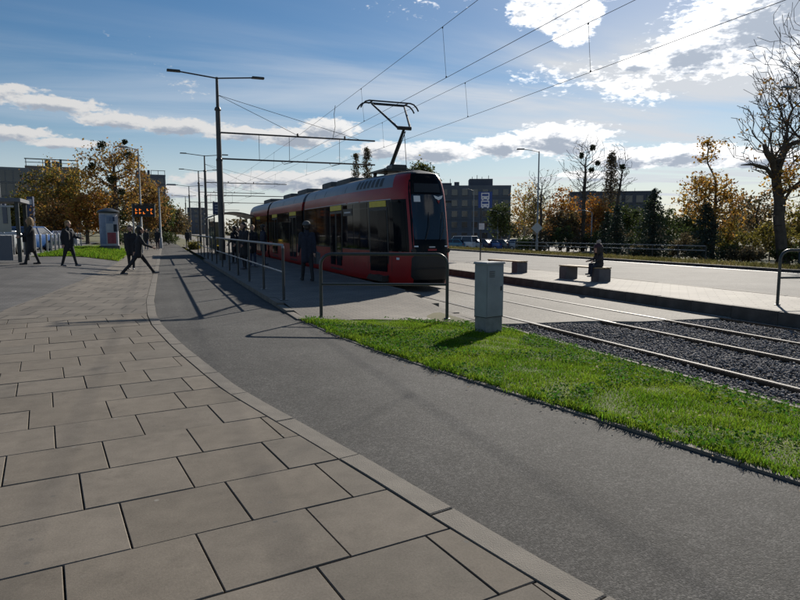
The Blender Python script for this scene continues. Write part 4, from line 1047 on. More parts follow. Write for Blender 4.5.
# ------------------------------------------------------------------ cars
def car_proto(paint, kind='hatch'):
    o = bpy.data.objects.new('parked_car', None); col.objects.link(o)
    W = .87
    if kind == 'van': top = [(-2.2, .95), (-2.1, 1.05), (-1.55, 1.12), (-.95, 1.85), (1.9, 1.88), (2.15, 1.1), (2.2, .9)]
    elif kind == 'sedan': top = [(-2.2, .72), (-2.05, .86), (-.95, .95), (-.15, 1.43), (.95, 1.42), (1.6, 1.02), (2.15, .98), (2.2, .75)]
    else: top = [(-2.05, .72), (-1.95, .86), (-.95, .98), (-.2, 1.48), (1.25, 1.46), (1.9, 1.0), (2.0, .78)]
    wz = 1.0 if kind != 'van' else 1.12
    # body: stacked outlines from sill to roof
    bl, br = top[0][0], top[-1][0]
    mb = MB()
    xs = [bl, bl + .12, bl + .5, -.9, -.1, .6, 1.1, br - .35, br - .08, br]
    def roof(x):
        for (a, b), (c, d) in zip(top, top[1:]):
            if a <= x <= c: return b + (d - b) * (x - a) / (c - a)
        return top[0][1]
    n = 0
    for x in xs:
        e = min(abs(x - bl), abs(x - br)); w = W * (.82 if e < .05 else (.94 if e < .2 else 1.0)); zt_ = min(roof(x), wz)
        ring = [(-w * .9, .22), (-w, .36), (-w, zt_ - .18), (-w * .95, zt_), (w * .95, zt_), (w, zt_ - .18), (w, .36), (w * .9, .22)]
        mb.v += [(x, a, b) for a, b in ring]
    k = len(xs)
    mb.f = [(i * 8 + j, (i + 1) * 8 + j, (i + 1) * 8 + (j + 1) % 8, i * 8 + (j + 1) % 8) for i in range(k - 1) for j in range(8)] + [tuple(range(8)), tuple((k - 1) * 8 + j for j in range(8))[::-1]]
    mb.f = [f[::-1] for f in mb.f]; mb.m = [0] * len(mb.f); body = mb.build('body', paint, o, smooth=True)
    # greenhouse: glass all round, painted roof on top
    hi = [p for p in top if p[1] > wz]; a0 = max(p[0] for p in top if p[0] < hi[0][0]); a1 = min(p[0] for p in top if p[0] > hi[-1][0])
    h0, h1 = hi[0], hi[-1]
    wb, wt = W * .94, W * .74
    gb = [(a0 + .03, -wb), (a1 - .03, -wb), (a1 - .03, wb), (a0 + .03, wb)]; gt = [(h0[0], -wt), (h1[0], -wt), (h1[0], wt), (h0[0], wt)]
    zt1 = (h0[1] + h1[1]) / 2
    V = [(x, y, wz - .02) for x, y in gb] + [(x, y, zt1 - .05) for x, y in gt]
    g = MB().add(V, [(0, 1, 5, 4), (1, 2, 6, 5), (2, 3, 7, 6), (3, 0, 4, 7)]).build('windows', 'pane', o)
    MB().box(((h0[0] + h1[0]) / 2, 0, zt1 - .035), (h1[0] - h0[0] + .06, 2 * wt + .05, .06), cham=.03).build('roof', paint, o)
    for sd in (-1, 1):     # pillars
        for (p, q) in (((gb[0][0], wb), (h0[0], wt)), ((gb[1][0], wb), (h1[0], wt)), ((.35, wb), (.4, wt))):
            MB().tube([(p[0], sd * p[1], wz - .03), (q[0], sd * q[1], zt1 - .04)], .04, 6).build('pillar', paint, o)
        MB().box((-.62, sd * (W + .08), wz + .03), (.12, .16, .12), cham=.03).build('mirror', paint, o)
        MB().ball((bl + .1, sd * W * .68, .68), .13, 10, sc=(.7, 1.3, .7)).build('headlight', 'lamp_glass', o)
        MB().box((br - .06, sd * W * .72, .8), (.1, .26, .16)).build('tail_light', 'tail', o)
        for x in (bl + .75, br - .75):
            w = MB().tube([(x, sd * (W - .2), .31), (x, sd * (W + .012), .31)], .31, 18).build('wheel', 'tyre', o, smooth=True)
            MB().tube([(x, sd * (W + .005), .31), (x, sd * (W + .02), .31)], .2, 14).build('rim', 'rim', w)
    MB().box((bl - .01, 0, .5), (.03, .52, .11)).build('number_plate', 'white', o)
    MB().box((bl + .005, 0, .36), (.04, 1.2, .1)).build('grille', 'black_plastic', o)
    return o
def cars():
    protos = {}
    def put(paint, kind, x, y, z, ang, label, group):
        if (paint, kind) not in protos: o = protos[(paint, kind)] = car_proto(paint, kind)
        else: o = copy_tree(protos[(paint, kind)])
        o.location = (x, y, z); o.rotation_euler = (0, 0, R(ang)); tag(o, label, 'car', group)
    gl = 'cars in the parking lot beside the pavement'
    for a in (('car_blue', 'hatch', -7.4, 42.5, 70, 'bright blue hatchback parked behind the row of posts'), ('car_silver', 'hatch', -9.3, 41.0, 70, 'silver hatchback parked beside the ticket shelter'), ('car_navy', 'sedan', -7.0, 47.5, 78, 'dark navy saloon parked nearest the orange shrub'), ('car_white', 'hatch', -10.8, 45.0, 70, 'white hatchback parked at the back of the lot'), ('car_silver', 'sedan', -7.9, 36.2, 75, 'silver saloon parked nearest the ticket shelter')):
        put(a[0], a[1], a[2], a[3], .35, a[4], a[5], gl)
    gr = 'cars parked beyond the road'
    A, B = Vector((36.2, 73.2)), Vector((45.0, 68.2))
    row = [('car_teal', 'hatch', 'teal hatchback at the tram end of the far parking row'), ('car_white', 'van', 'white van parked in the far row beyond the road'), ('car_silver', 'hatch', 'silver hatchback beside the white van beyond the road'), ('car_navy', 'hatch', 'navy hatchback near the stop sign post beyond the road'), ('car_blue', 'sedan', 'blue saloon in the middle of the far parking row'), ('car_grey', 'hatch', 'dark grey hatchback in the far parking row'), ('car_silver', 'sedan', 'silver saloon in the far parking row'), ('car_blue', 'hatch', 'blue hatchback before the end of the far parking row'), ('car_black', 'sedan', 'black saloon near the yellow birch'), ('car_white', 'hatch', 'white hatchback below the yellow birch')]
    for i, (p, k, l) in enumerate(row):
        q = A.lerp(B, i / (len(row) - 1)); put(p, k, q.x, q.y, -.95, -62 + rng.uniform(-4, 4), l, gr)
cars()
sheet('far_parking', lambda y: 30., lambda y: 60., yr(60, 84, 6), lambda x, y: -.94, 'road_asphalt', 4)

# ------------------------------------------------------------------ people
def capsule(mb, a, b, ra, rb, n=10, sy=1.):
    a, b = Vector(a), Vector(b); d = b - a; L = d.length or 1e-6; d = d / L
    pts, rs = [], []
    for i in range(4):
        t = math.pi / 2 * (1 - i / 4); pts.append(a - d * ra * math.sin(t)); rs.append(max(.0015, ra * math.cos(t)))
    for i in range(5):
        t = math.pi / 2 * i / 4; pts.append(b + d * rb * math.sin(t)); rs.append(max(.0015, rb * math.cos(t)))
    mb.tube(pts, rs, n)
def person(label, loc, rz, h=1.75, stride=.0, arms=(.1, -.1), bend=(.15, .15), coat='cloth_black', legs='cloth_dark', coat_len=.62, hair='hair_dark', hair_long=False, hat=None, bag=None, lean=0., head_scale=1., knee=(0., 0.), shoe='shoe', hood=False, group='pedestrians around the tram stop', wide=1., sit=False):
    s = h / 1.75
    o = thing('person', label, 'person', loc, rz, group)
    caps = []      # (a, b, ra, rb, material index)
    C = lambda a, b, ra, rb, m: caps.append((Vector(a) * s, Vector(b) * s, ra * s, rb * s, m))
    hipz = .10 if sit else .90 - .10 * stride * stride
    ln = Vector((0, math.sin(lean), math.cos(lean)))
    hip = Vector((0, 0, hipz)); chest = hip + ln * .36; sh = hip + ln * .50; neck = sh + ln * .07; head = neck + ln * .155 + Vector((0, .02, 0))
    # legs
    for sd, st, kb_ in ((-1, stride, knee[0]), (1, -stride, knee[1])):
        hp = Vector((sd * .09, 0, hipz)); th = 1.5 + .1 * sd if sit else st * .62
        kn = hp + Vector((0, math.sin(th), -math.cos(th))) * .43
        sh_a = .08 if sit else th - kb_ - (.0 if st >= 0 else .12 * abs(stride)); an = kn + Vector((0, math.sin(sh_a), -math.cos(sh_a))) * .42
        dz = an.z - .07
        if kb_ < .3 and not sit: kn.z -= dz * .5; an.z = .07
        C(hp, kn, .098, .070, 1); C(kn, an, .066, .050, 1)
        toe = an + Vector((0, .17, -.03 if kb_ < .3 else -.09)); C(an + Vector((0, -.03, -.025)), toe, .042, .034, 3)
    # trunk and coat
    w = wide
    for sd in (-1, 1):
        C(hip + Vector((sd * .07, 0, 0)), chest + Vector((sd * .085 * w, 0, 0)), .115 * w, .115 * w, 0)
        C(chest + Vector((sd * .06, 0, 0)), sh + Vector((sd * .155 * w, -.01, 0)), .115, .07, 0)
    hem = hip + Vector((0, .12, -.02)) if sit else hip - Vector((0, 0, coat_len - .36))
    for sd in (-1, 1): C(hip + Vector((sd * .07, 0, .05)), hem + Vector((sd * .075, 0, 0)), .118 * w, .105 * w, 0)
    C(sh, neck + ln * .045, .085, .066, 0)
    # arms with hands
    hands = []
    for sd, sw, bd in ((-1, arms[0], bend[0]), (1, arms[1], bend[1])):
        a = sh + Vector((sd * .185 * w, -.01, -.01)); e = a + Vector((sd * .06, math.sin(sw), -math.cos(sw))) * .29
        f = sw + bd; wr = e + Vector((-sd * .03, math.sin(f), -math.cos(f))) * .25
        C(a, e, .066, .053, 0); C(e, wr, .052, .040, 0)
        d = (wr - e).normalized(); hands.append((sd, wr, d))
        C(wr + d * .02, wr + d * .075, .032, .034, 2)
    k = head_scale
    # head: skull, jaw, nose, ears
    C(head + Vector((0, -.02, .03)) * k, head + Vector((0, .015, .025)) * k, .092 * k, .088 * k, 2)
    C(head + Vector((0, .03, -.02)) * k, head + Vector((0, .05, -.075)) * k, .07 * k, .042 * k, 2)
    C(head + Vector((0, .095, .01)) * k, head + Vector((0, .115, -.022)) * k, .012 * k, .017 * k, 2)
    for sd in (-1, 1): C(head + Vector((sd * .088, -.005, .02)) * k, head + Vector((sd * .09, -.005, -.02)) * k, .014 * k, .012 * k, 2)
    mb = MB()
    for a, b, ra, rb, m in caps: capsule(mb, a, b, ra, rb)
    tmp = bpy.data.objects.new('tmp', mb.mesh('tmp', 'skin')); col.objects.link(tmp)
    rm = tmp.modifiers.new('r', 'REMESH'); rm.mode = 'VOXEL'; rm.voxel_size = .016 * s
    sm = tmp.modifiers.new('s', 'SMOOTH'); sm.factor = .5; sm.iterations = 4
    dg = bpy.context.evaluated_depsgraph_get(); me = bpy.data.meshes.new_from_object(tmp.evaluated_get(dg)); old = tmp.data; bpy.data.objects.remove(tmp); bpy.data.meshes.remove(old)
    me.materials.clear()
    for m in (coat, legs, 'skin', shoe): me.materials.append(MATS[m])
    nf = len(me.polygons); cen = np.empty(nf * 3, np.float32); me.polygons.foreach_get('center', cen); cen = cen.reshape(-1, 3)
    bestd = np.full(nf, 1e9); idx = np.zeros(nf, np.int32)
    for a, b, ra, rb, m in caps:
        A, B = np.array(a), np.array(b); ab = B - A; t = np.clip(((cen - A) @ ab) / max(1e-9, ab @ ab), 0, 1)
        d = np.linalg.norm(cen - (A + t[:, None] * ab), axis=1) - (ra + (rb - ra) * t)
        q = d < bestd; bestd[q] = d[q]; idx[q] = m
    me.polygons.foreach_set('material_index', idx); me.polygons.foreach_set('use_smooth', [True] * nf)
    # fingers and eyes join the body mesh
    bm = bmesh.new(); bm.from_mesh(me); ex = MB()
    for sd, wr, d in hands:
        side = Vector((0, 1, 0)); side = (side - d * side.dot(d)).normalized(); nrm = d.cross(side)
        p0 = wr + d * .075
        for q, ln_ in zip((-.024, -.008, .008, .023), (.055, .07, .075, .066)):
            a = (p0 + side * q) * s; m_ = a + (d * ln_ * .55 - nrm * sd * .008) * s; e = a + (d * ln_ - nrm * sd * -.022) * s
            ex.tube([a, m_, e], [.0095 * s, .0088 * s, .0065 * s], 6)
        a = (wr + d * .03 + side * .03) * s; ex.tube([a, a + (side * .03 + d * .025) * s, a + (side * .032 + d * .055) * s], [.012 * s, .0105 * s, .008 * s], 6)
    off = len(bm.verts); vs = [bm.verts.new(v) for v in ex.v]
    for f in ex.f:
        nfc = bm.faces.new([vs[i] for i in f]); nfc.material_index = 2; nfc.smooth = True
    bm.to_mesh(me); bm.free(); me.name = 'body'; body = link('body', me, o)
    H = head * s; kk = k * s
    for sd in (-1, 1): MB().ball((H.x + sd * .034 * kk, H.y + .088 * kk, H.z + .022 * kk), .013 * kk, 8, sc=(1.2, .7, .8)).build('eye', 'ink', body)
    MB().ball((H.x, H.y + .086 * kk, H.z - .055 * kk), .02 * kk, 8, sc=(1.2, .4, .3)).build('mouth', 'tail', body)
    # hair
    hm = MB(); rr = random.Random(len(label))
    hm.ball((H.x, H.y - .022 * kk, H.z + .045 * kk), .104 * kk, 16, sc=(.98, 1.05, .95)); hm.ball((H.x, H.y - .05 * kk, H.z - .02 * kk), .088 * kk, 14, sc=(1, .8, 1.15))
    if hair_long:
        for i in range(9):
            a = R(150 + i * 30); x, y = math.cos(a) * .085, math.sin(a) * .085
            hm.tube([(H.x + x * kk, H.y + (y - .01) * kk, H.z + .06 * kk), (H.x + x * 1.25 * kk, H.y + (y * 1.2 - .02) * kk, H.z - .06 * kk), (H.x + x * 1.2 * kk, H.y + (y * 1.3 - .02) * kk, H.z - (.18 + rr.uniform(0, .05)) * kk)], [.045 * kk, .042 * kk, .015 * kk], 7)
    hm.build('hair', hair, o, smooth=True)
    if hood: MB().tube([(H.x - .1 * kk, H.y - .03 * kk, H.z - .16 * kk), (H.x, H.y - .11 * kk, H.z - .15 * kk), (H.x + .1 * kk, H.y - .03 * kk, H.z - .16 * kk)], .055 * kk, 8).build('hood', coat, o, smooth=True)
    if hat:
        MB().ball((H.x, H.y - .01 * kk, H.z + .085 * kk), .112 * kk, 16, sc=(1, 1.05, .78)).build('hat', hat, o, smooth=True)
        MB().lathe([(.108 * kk, -.02 * kk), (.122 * kk, -.015 * kk), (.124 * kk, .03 * kk), (.11 * kk, .04 * kk)], 18, (H.x, H.y - .01 * kk, H.z + .055 * kk), sy=1.05).build('hat_brim', hat, o, smooth=True)
        if hat == 'cloth_plum':
            pm = MB(); r3 = random.Random(2)
            for i in range(90):
                v = Vector((r3.gauss(0, 1), r3.gauss(0, 1), r3.gauss(0, 1))).normalized() * .055 * kk; c = Vector((H.x, H.y - .02 * kk, H.z + .215 * kk)); pm.tube([c + v * .2, c + v * r3.uniform(.9, 1.25)], [.012 * kk, .006 * kk], 4)
            pm.build('pompom', 'pompom', o)
    if bag:
        bx, by, bz, sx_, sy_, sz_, m = bag
        bo = MB().box((bx, by, bz), (sx_, sy_, sz_), cham=.05).build('bag', m, o)
        MB().tube([(bx, by, bz + sz_ / 2), (bx * .5, by * .6, sh.z * s + .03), (-bx * .3, .0, sh.z * s + .06)], .014, 6).build('strap', m, bo)
    return o
person('person with long blond hair in a wide black coat beside the ticket shelter', (-4.15, 25.3, zt(-4.15, 25.3)), R(105), 1.68, .42, (.4, -.3), (.9, .7), 'cloth_black', 'cloth_black', .66, 'hair_blond', True, bag=(.27, .05, .98, .14, .34, .36, 'cloth_black'), wide=1.25, shoe='cloth_black')
person('person in black jacket with light hair walking beside the lawn plot', (-2.95, 25.2, zt(-2.95, 25.2)), R(-125), 1.66, .45, (.5, -.35), (.9, .5), 'cloth_black', 'cloth_black', .55, 'hair_blond', bag=(-.24, .1, .92, .1, .22, .2, 'bag_light'), wide=1.1)
person('person in dark clothes striding across the footpath with legs wide apart', (-.62, 24.2, .0), R(-82), 1.80, .98, (-.55, .5), (.5, .7), 'cloth_black', 'cloth_black', .5, 'hair_dark', lean=.1, knee=(.0, .12))
person('person in a black jacket carrying a bag behind the striding person', (-.95, 26.6, .03), R(175), 1.74, .15, (.1, -.1), (.3, .2), 'cloth_black', 'cloth_dark', .62, 'hair_dark', bag=(-.28, .0, .72, .1, .3, .34, 'cloth_plum'))
person('distant person in dark jacket walking at the edge of the cycle path', (.09, 54.5, .0), R(170), 1.75, .22, (.3, -.3), (.4, .3), 'cloth_black', 'cloth_plum', .55, 'hair_dark')
person('distant person in teal trousers walking under the departure display', (-.75, 53.0, .05), R(180), 1.66, .2, (.25, -.2), (.3, .3), 'cloth_dark', 'cloth_blue', .58, 'hair_dark')
person('distant dark person at the far end of the railing', (2.9, 66.0, .0), R(0), 1.72, .2, (.2, -.2), (.2, .2), 'cloth_black', 'cloth_black', .6, 'hair_dark')
person('person in a dark jacket and grey cap walking along the tram', (4.12, 18.05, PLAT), R(5), 1.74, .38, (.25, -.35), (.25, .35), 'cloth_navy', 'cloth_black', .62, 'hair_dark', hat='cloth_grey', bag=(.3, .0, .68, .12, .3, .36, 'cloth_grey'), wide=1.02, shoe='cloth_black')
person('person in black coat standing before the shelter, tallest of the group', (3.15, 24.6, PLAT), R(120), 1.80, .08, (.2, .1), (.6, .8), 'cloth_black', 'cloth_black', .7, 'hair_dark', wide=1.15)
person('person in dark jacket with pale scarf standing close to the railing group', (3.65, 25.9, PLAT), R(200), 1.72, .06, (.15, .1), (1.1, .4), 'cloth_dark', 'cloth_denim', .6, 'hair_blond')
person('person in jeans and navy jacket waiting next to the tram door', (4.3, 27.2, PLAT), R(-80), 1.74, .1, (.1, -.1), (.3, .9), 'cloth_navy', 'cloth_denim', .58, 'hair_dark', wide=1.1)
person('person in black hooded jacket waiting behind the others on the platform', (3.3, 29.0, PLAT), R(40), 1.7, .07, (.1, -.1), (.7, .4), 'cloth_black', 'cloth_black', .62, 'hair_dark', hood=True)
person('person in dark plum coat standing in front of the shelter', (3.9, 32.6, PLAT), R(180), 1.68, .05, (.1, .1), (.4, .4), 'cloth_plum', 'cloth_black', .8, 'hair_dark')
person('child in dark hooded coat and pom-pom hat sitting on the bench end', (12.17, 14.92, .495), R(78), 1.12, .0, (.5, .45), (.8, .9), 'cloth_dark', 'cloth_navy', .5, 'hair_dark', True, hat='cloth_plum', head_scale=1.6, hood=True, wide=1.3, sit=True, lean=.12)

# ------------------------------------------------------------------ trees
def leaf_mesh(name, C, size, m, flat=0., seed=1, droop=None):
    g = np.random.default_rng(seed); n = len(C)
    U = g.normal(size=(n, 3)); U /= np.linalg.norm(U, axis=1)[:, None]
    W = g.normal(size=(n, 3)); W -= (W * U).sum(1)[:, None] * U; W /= np.linalg.norm(W, axis=1)[:, None]
    s = size * (.35 + 1.1 * g.random(n) ** 1.6)[:, None]
    V = np.stack([C - U * s, C + W * s * .62, C + U * s, C - W * s * .62], 1).reshape(-1, 3); k = np.arange(n) * 4
    return mesh_np(name, V, np.stack([k, k + 1, k + 2, k + 3], 1), m)
def skeleton(tips, base, top, seed=1, step=.7, rmin=.015, rbase=.2, wig=.12, lean=(0, 0)):
    r = np.random.default_rng(seed)
    nodes = []; par = []; plen = []
    n0 = max(3, int((top - base) / .6))
    for i in range(n0 + 1):
        t = i / n0; nodes.append(np.array([lean[0] * t + r.normal() * .04 * (i > 0), lean[1] * t + r.normal() * .04 * (i > 0), base + (top - base) * t])); par.append(i - 1); plen.append((top - base) * t * .6)
    order = np.argsort([t[2] * .6 + math.hypot(t[0], t[1]) for t in tips]); endn = []
    for q in order:
        t = tips[q]; A = np.array(nodes)
        d = np.linalg.norm(A - t, axis=1); pen = np.maximum(0, A[:, 2] - t[2] + .15 * np.hypot(t[0] - A[:, 0], t[1] - A[:, 1])) * 1.2 + (np.arange(len(A)) < n0 * .25) * 2.0
        j = int(np.argmin(d + pen + .55 * np.array(plen))); p = nodes[j]; L = d[j]; k = max(1, int(L / step)); prev = j
        for i in range(1, k + 1):
            u = i / k; c = p + (t - p) * u; c = c + np.array([0, 0, .10 * L * math.sin(math.pi * u)]) + (r.normal(size=3) * wig * step * (u < 1))
            nodes.append(c); par.append(prev); plen.append(plen[j] + L * u); prev = len(nodes) - 1
        endn.append(prev)
    cnt = np.zeros(len(nodes))
    for e in endn:
        while e >= 0: cnt[e] += 1; e = par[e]
    rad = np.maximum(rmin, rbase * (cnt / cnt[0]) ** .56)
    return nodes, par, rad
def tree_things(name, label, cat, loc, tips, base, top, rbase, bark, leaf=None, nleaf=0, lsize=.12, clump=.5, seed=1, rmin=.015, extra=None, group=None, leaf_frac=1., lean=(0, 0), wig=.12, mistletoe=(), step=.7, flare=True):
    o = thing(name, label, cat, loc, rng.uniform(0, 0), group)
    nodes, par, rad = skeleton(tips, base, top, seed, step, rmin, rbase, wig, lean)
    mb = MB()
    for i, p in enumerate(par):
        if p < 0: continue
        r0, r1 = rad[p], rad[i]
        if i > 0 and r0 > r1 * 1.8: r0 = r1 * 1.4
        mb.tube([nodes[p], nodes[i]], [r0, r1], 7 if r0 > .08 else (5 if r0 > .03 else 3), caps=False)
    if flare: mb.lathe([(rbase * 1.5, base - .4), (rbase * 1.25, base + .1), (rbase * 1.02, base + .5)], 9)
    mb.build('trunk', bark, o, smooth=True)
    g = np.random.default_rng(seed + 50)
    if nleaf:
        T = np.array(tips); T = T[g.random(len(T)) < leaf_frac]
        wgt = g.uniform(.25, 1.6, len(T)); wgt /= wgt.sum()
        C = T[g.choice(len(T), nleaf, p=wgt)] + g.normal(size=(nleaf, 3)) * clump * g.uniform(.4, 1.1, (nleaf, 1)) * np.array([1, 1, .75])
        link('crown', leaf_mesh('crown', C, lsize, leaf, seed=seed), o)
        if extra:
            m2, n2 = extra; C = T[g.choice(len(T), n2)] + g.normal(size=(n2, 3)) * clump
            link('crown', leaf_mesh('crown', C, lsize, m2, seed=seed + 9), o)
    for (x, y, z, r) in mistletoe:
        v = g.normal(size=(220, 3)); v /= np.linalg.norm(v, axis=1)[:, None]; C = np.array([x, y, z]) + v * r * .85 * g.uniform(.05, 1., (220, 1)) ** .6
        link('mistletoe', leaf_mesh('mistletoe', C, .115, 'mistletoe', seed=seed + 3), o)
    return o
def blob_tips(n, c, rad, seed, hollow=.35, lobes=6, low=-.9):
    g = np.random.default_rng(seed); L = g.normal(size=(lobes, 3)); L /= np.linalg.norm(L, axis=1)[:, None]; out = []
    while len(out) < n:
        v = g.normal(size=3); v /= np.linalg.norm(v)
        if v[2] < low: continue
        k = .72 + .45 * max(0, max(L @ v)) ** 3 * g.uniform(.6, 1.1); u = (hollow + (1 - hollow) * g.random() ** .5) * k
        out.append(np.array(c) + v * np.array(rad) * u)
    return out
def conifer(label, x, y, z, H, Rb, seed, group, m='needle'):
    o = thing('spruce_tree', label, 'tree', (x, y, z), 0, group); g = np.random.default_rng(seed); r = random.Random(seed)
    MB().tube([(0, 0, -.3), (0, 0, H * .5), (0, 0, H)], [.14 * H / 6, .08 * H / 6, .015], 8).build('trunk', 'bark', o, smooth=True)
    C = []; br = MB(); k = int(H * 5.5)
    for i in range(k):
        t = (i + r.random()) / k; zz = .25 + (H - .3) * t; L0 = Rb * (1 - t) ** .85 * r.uniform(.75, 1.15) + .12
        for b in range(7):
            a = r.uniform(0, 2 * math.pi); L = L0 * r.uniform(.6, 1.1)
            pts = [(math.cos(a) * L * u, math.sin(a) * L * u, zz + .12 * L * u - .35 * L * u * u) for u in (0, .5, 1)]
            br.tube(pts, [.025, .015, .006], 3, caps=False)
            n = int(8 + 34 * L); u = g.random(n) ** .7
            P = np.stack([np.cos(a) * L * u, np.sin(a) * L * u, zz + .12 * L * u - .35 * L * u * u], 1) + g.normal(size=(n, 3)) * np.array([.09, .09, .06]) * (1.1 + .3 * L); C.append(P)
    br.build('branches', 'bark', o); C = np.concatenate(C)
    link('crown', leaf_mesh('crown', C, .075, m, seed=seed), o)
def shrub(label, x, y, z, rx, rz_, leaf, seed, n=2600, size=.09, group='shrubs', name='shrub'):
    tips = blob_tips(60, (0, 0, rz_ * .8), (rx, rx, rz_), seed, .3, 7, -.6)
    tips = [np.array([t[0], t[1], max(.1, t[2])]) for t in tips]
    return tree_things(name, label, 'shrub', (x, y, z), tips, 0, rz_ * .5, .05, 'bark', leaf, n, size, .24, seed, group=group, step=.5, flare=False)

GT = 'autumn trees around the stop'
# left side
def left_trees():
    tips = blob_tips(260, (0, 0, 6.6), (3.3, 3.0, 4.0), 21, .25, 9)
    tree_things('maple_tree', 'tall sparse brown autumn tree with dark mistletoe balls', 'tree', (-3.6, 68, .3), tips, 0, 7.5, .30, 'bark', 'leaf_brown', 3400, .12, .34, 21, extra=('leaf_gold', 2600), group=GT, leaf_frac=.62, mistletoe=[(-.9, -1.5, 9.4, .55), (1.5, -1.5, 8.6, .6), (-.2, -2.0, 6.2, .5), (1.1, -.6, 9.9, .3), (.6, -2.2, 5.0, .45), (-1.8, -1.5, 7.4, .4)])
    tips = blob_tips(200, (0, 0, 5.6), (3.6, 3.2, 4.0), 22, .2, 8)
    tree_things('lime_tree', 'broad olive and yellow tree in front of the office block', 'tree', (-10.4, 84, .3), tips, 0, 6, .3, 'bark', 'leaf_olive', 5200, .15, .45, 22, extra=('leaf_gold', 3000), group=GT)
    tips = blob_tips(160, (0, 0, 3.2), (2.4, 2.2, 2.6), 25, .2, 8)
    tree_things('lime_tree', 'olive tree between the blue pylons and the flagpole', 'tree', (-14.5, 88, .3), tips, 0, 5, .25, 'bark', 'leaf_olive', 6000, .16, .5, 25, extra=('leaf_green', 1500), group=GT)
    tips = blob_tips(130, (0, 0, 2.8), (2.1, 1.9, 2.3), 23, .2, 7, -.8)
    tree_things('hornbeam_tree', 'rounded bright orange tree beside the advertising column', 'tree', (-5.9, 64, .3), tips, 0, 2.8, .16, 'bark', 'leaf_orange', 6500, .12, .34, 23, extra=('leaf_gold', 1600), group=GT)
    tips = blob_tips(120, (0, 0, 2.2), (1.9, 1.7, 2.0), 24, .2, 7, -.8)
    tree_things('hornbeam_tree', 'reddish brown low tree behind the blue car', 'tree', (-8.6, 66, .3), tips, 0, 2.3, .14, 'bark', 'leaf_brown', 4500, .12, .34, 24, extra=('leaf_orange', 800), group=GT)
    for i, (x, y, H, rx, lf, lab) in enumerate(((-1.0, 74, 7.0, 2.4, 'leaf_brown', 'brown leafy tree behind the departure display'), (.6, 84, 5.6, 2.2, 'leaf_green', 'dark green tree under the grey block'), (2.0, 95, 5.0, 2.4, 'leaf_dull', 'dull brown tree at the end of the cycle path'), (3.4, 125, 5.0, 3.0, 'leaf_dull', 'far dull tree where the tram line vanishes'), (-5.0, 90, 7.4, 3.0, 'leaf_green', 'green tree behind the mistletoe tree'))):
        tips = blob_tips(130, (0, 0, H * .58), (rx, rx, H * .42), 30 + i, .2, 7)
        tree_things('street_tree', lab, 'tree', (x, y, .1), tips, 0, H * .6, .18, 'bark', lf, 5200, .15, .42, 30 + i, group=GT, extra=('leaf_brown', 900))
    for i, (x, y, rx, rz_, lf, lab) in enumerate(((1.2, 72, .9, .7, 'leaf_green', 'low green shrub at the end of the footpath'), (-.6, 78, 1.2, .8, 'leaf_dull', 'brown low shrub behind the distant walkers'), (2.75, 52, .35, .3, 'leaf_olive', 'small weedy tuft at the railing foot'), (-2.4, 62, 1.3, .6, 'leaf_green', 'dark shrub behind the advertising column'))):
        shrub(lab, x, y, .1 if x > -2 else .35, rx, rz_, lf, 60 + i, 1500, .08)
left_trees()
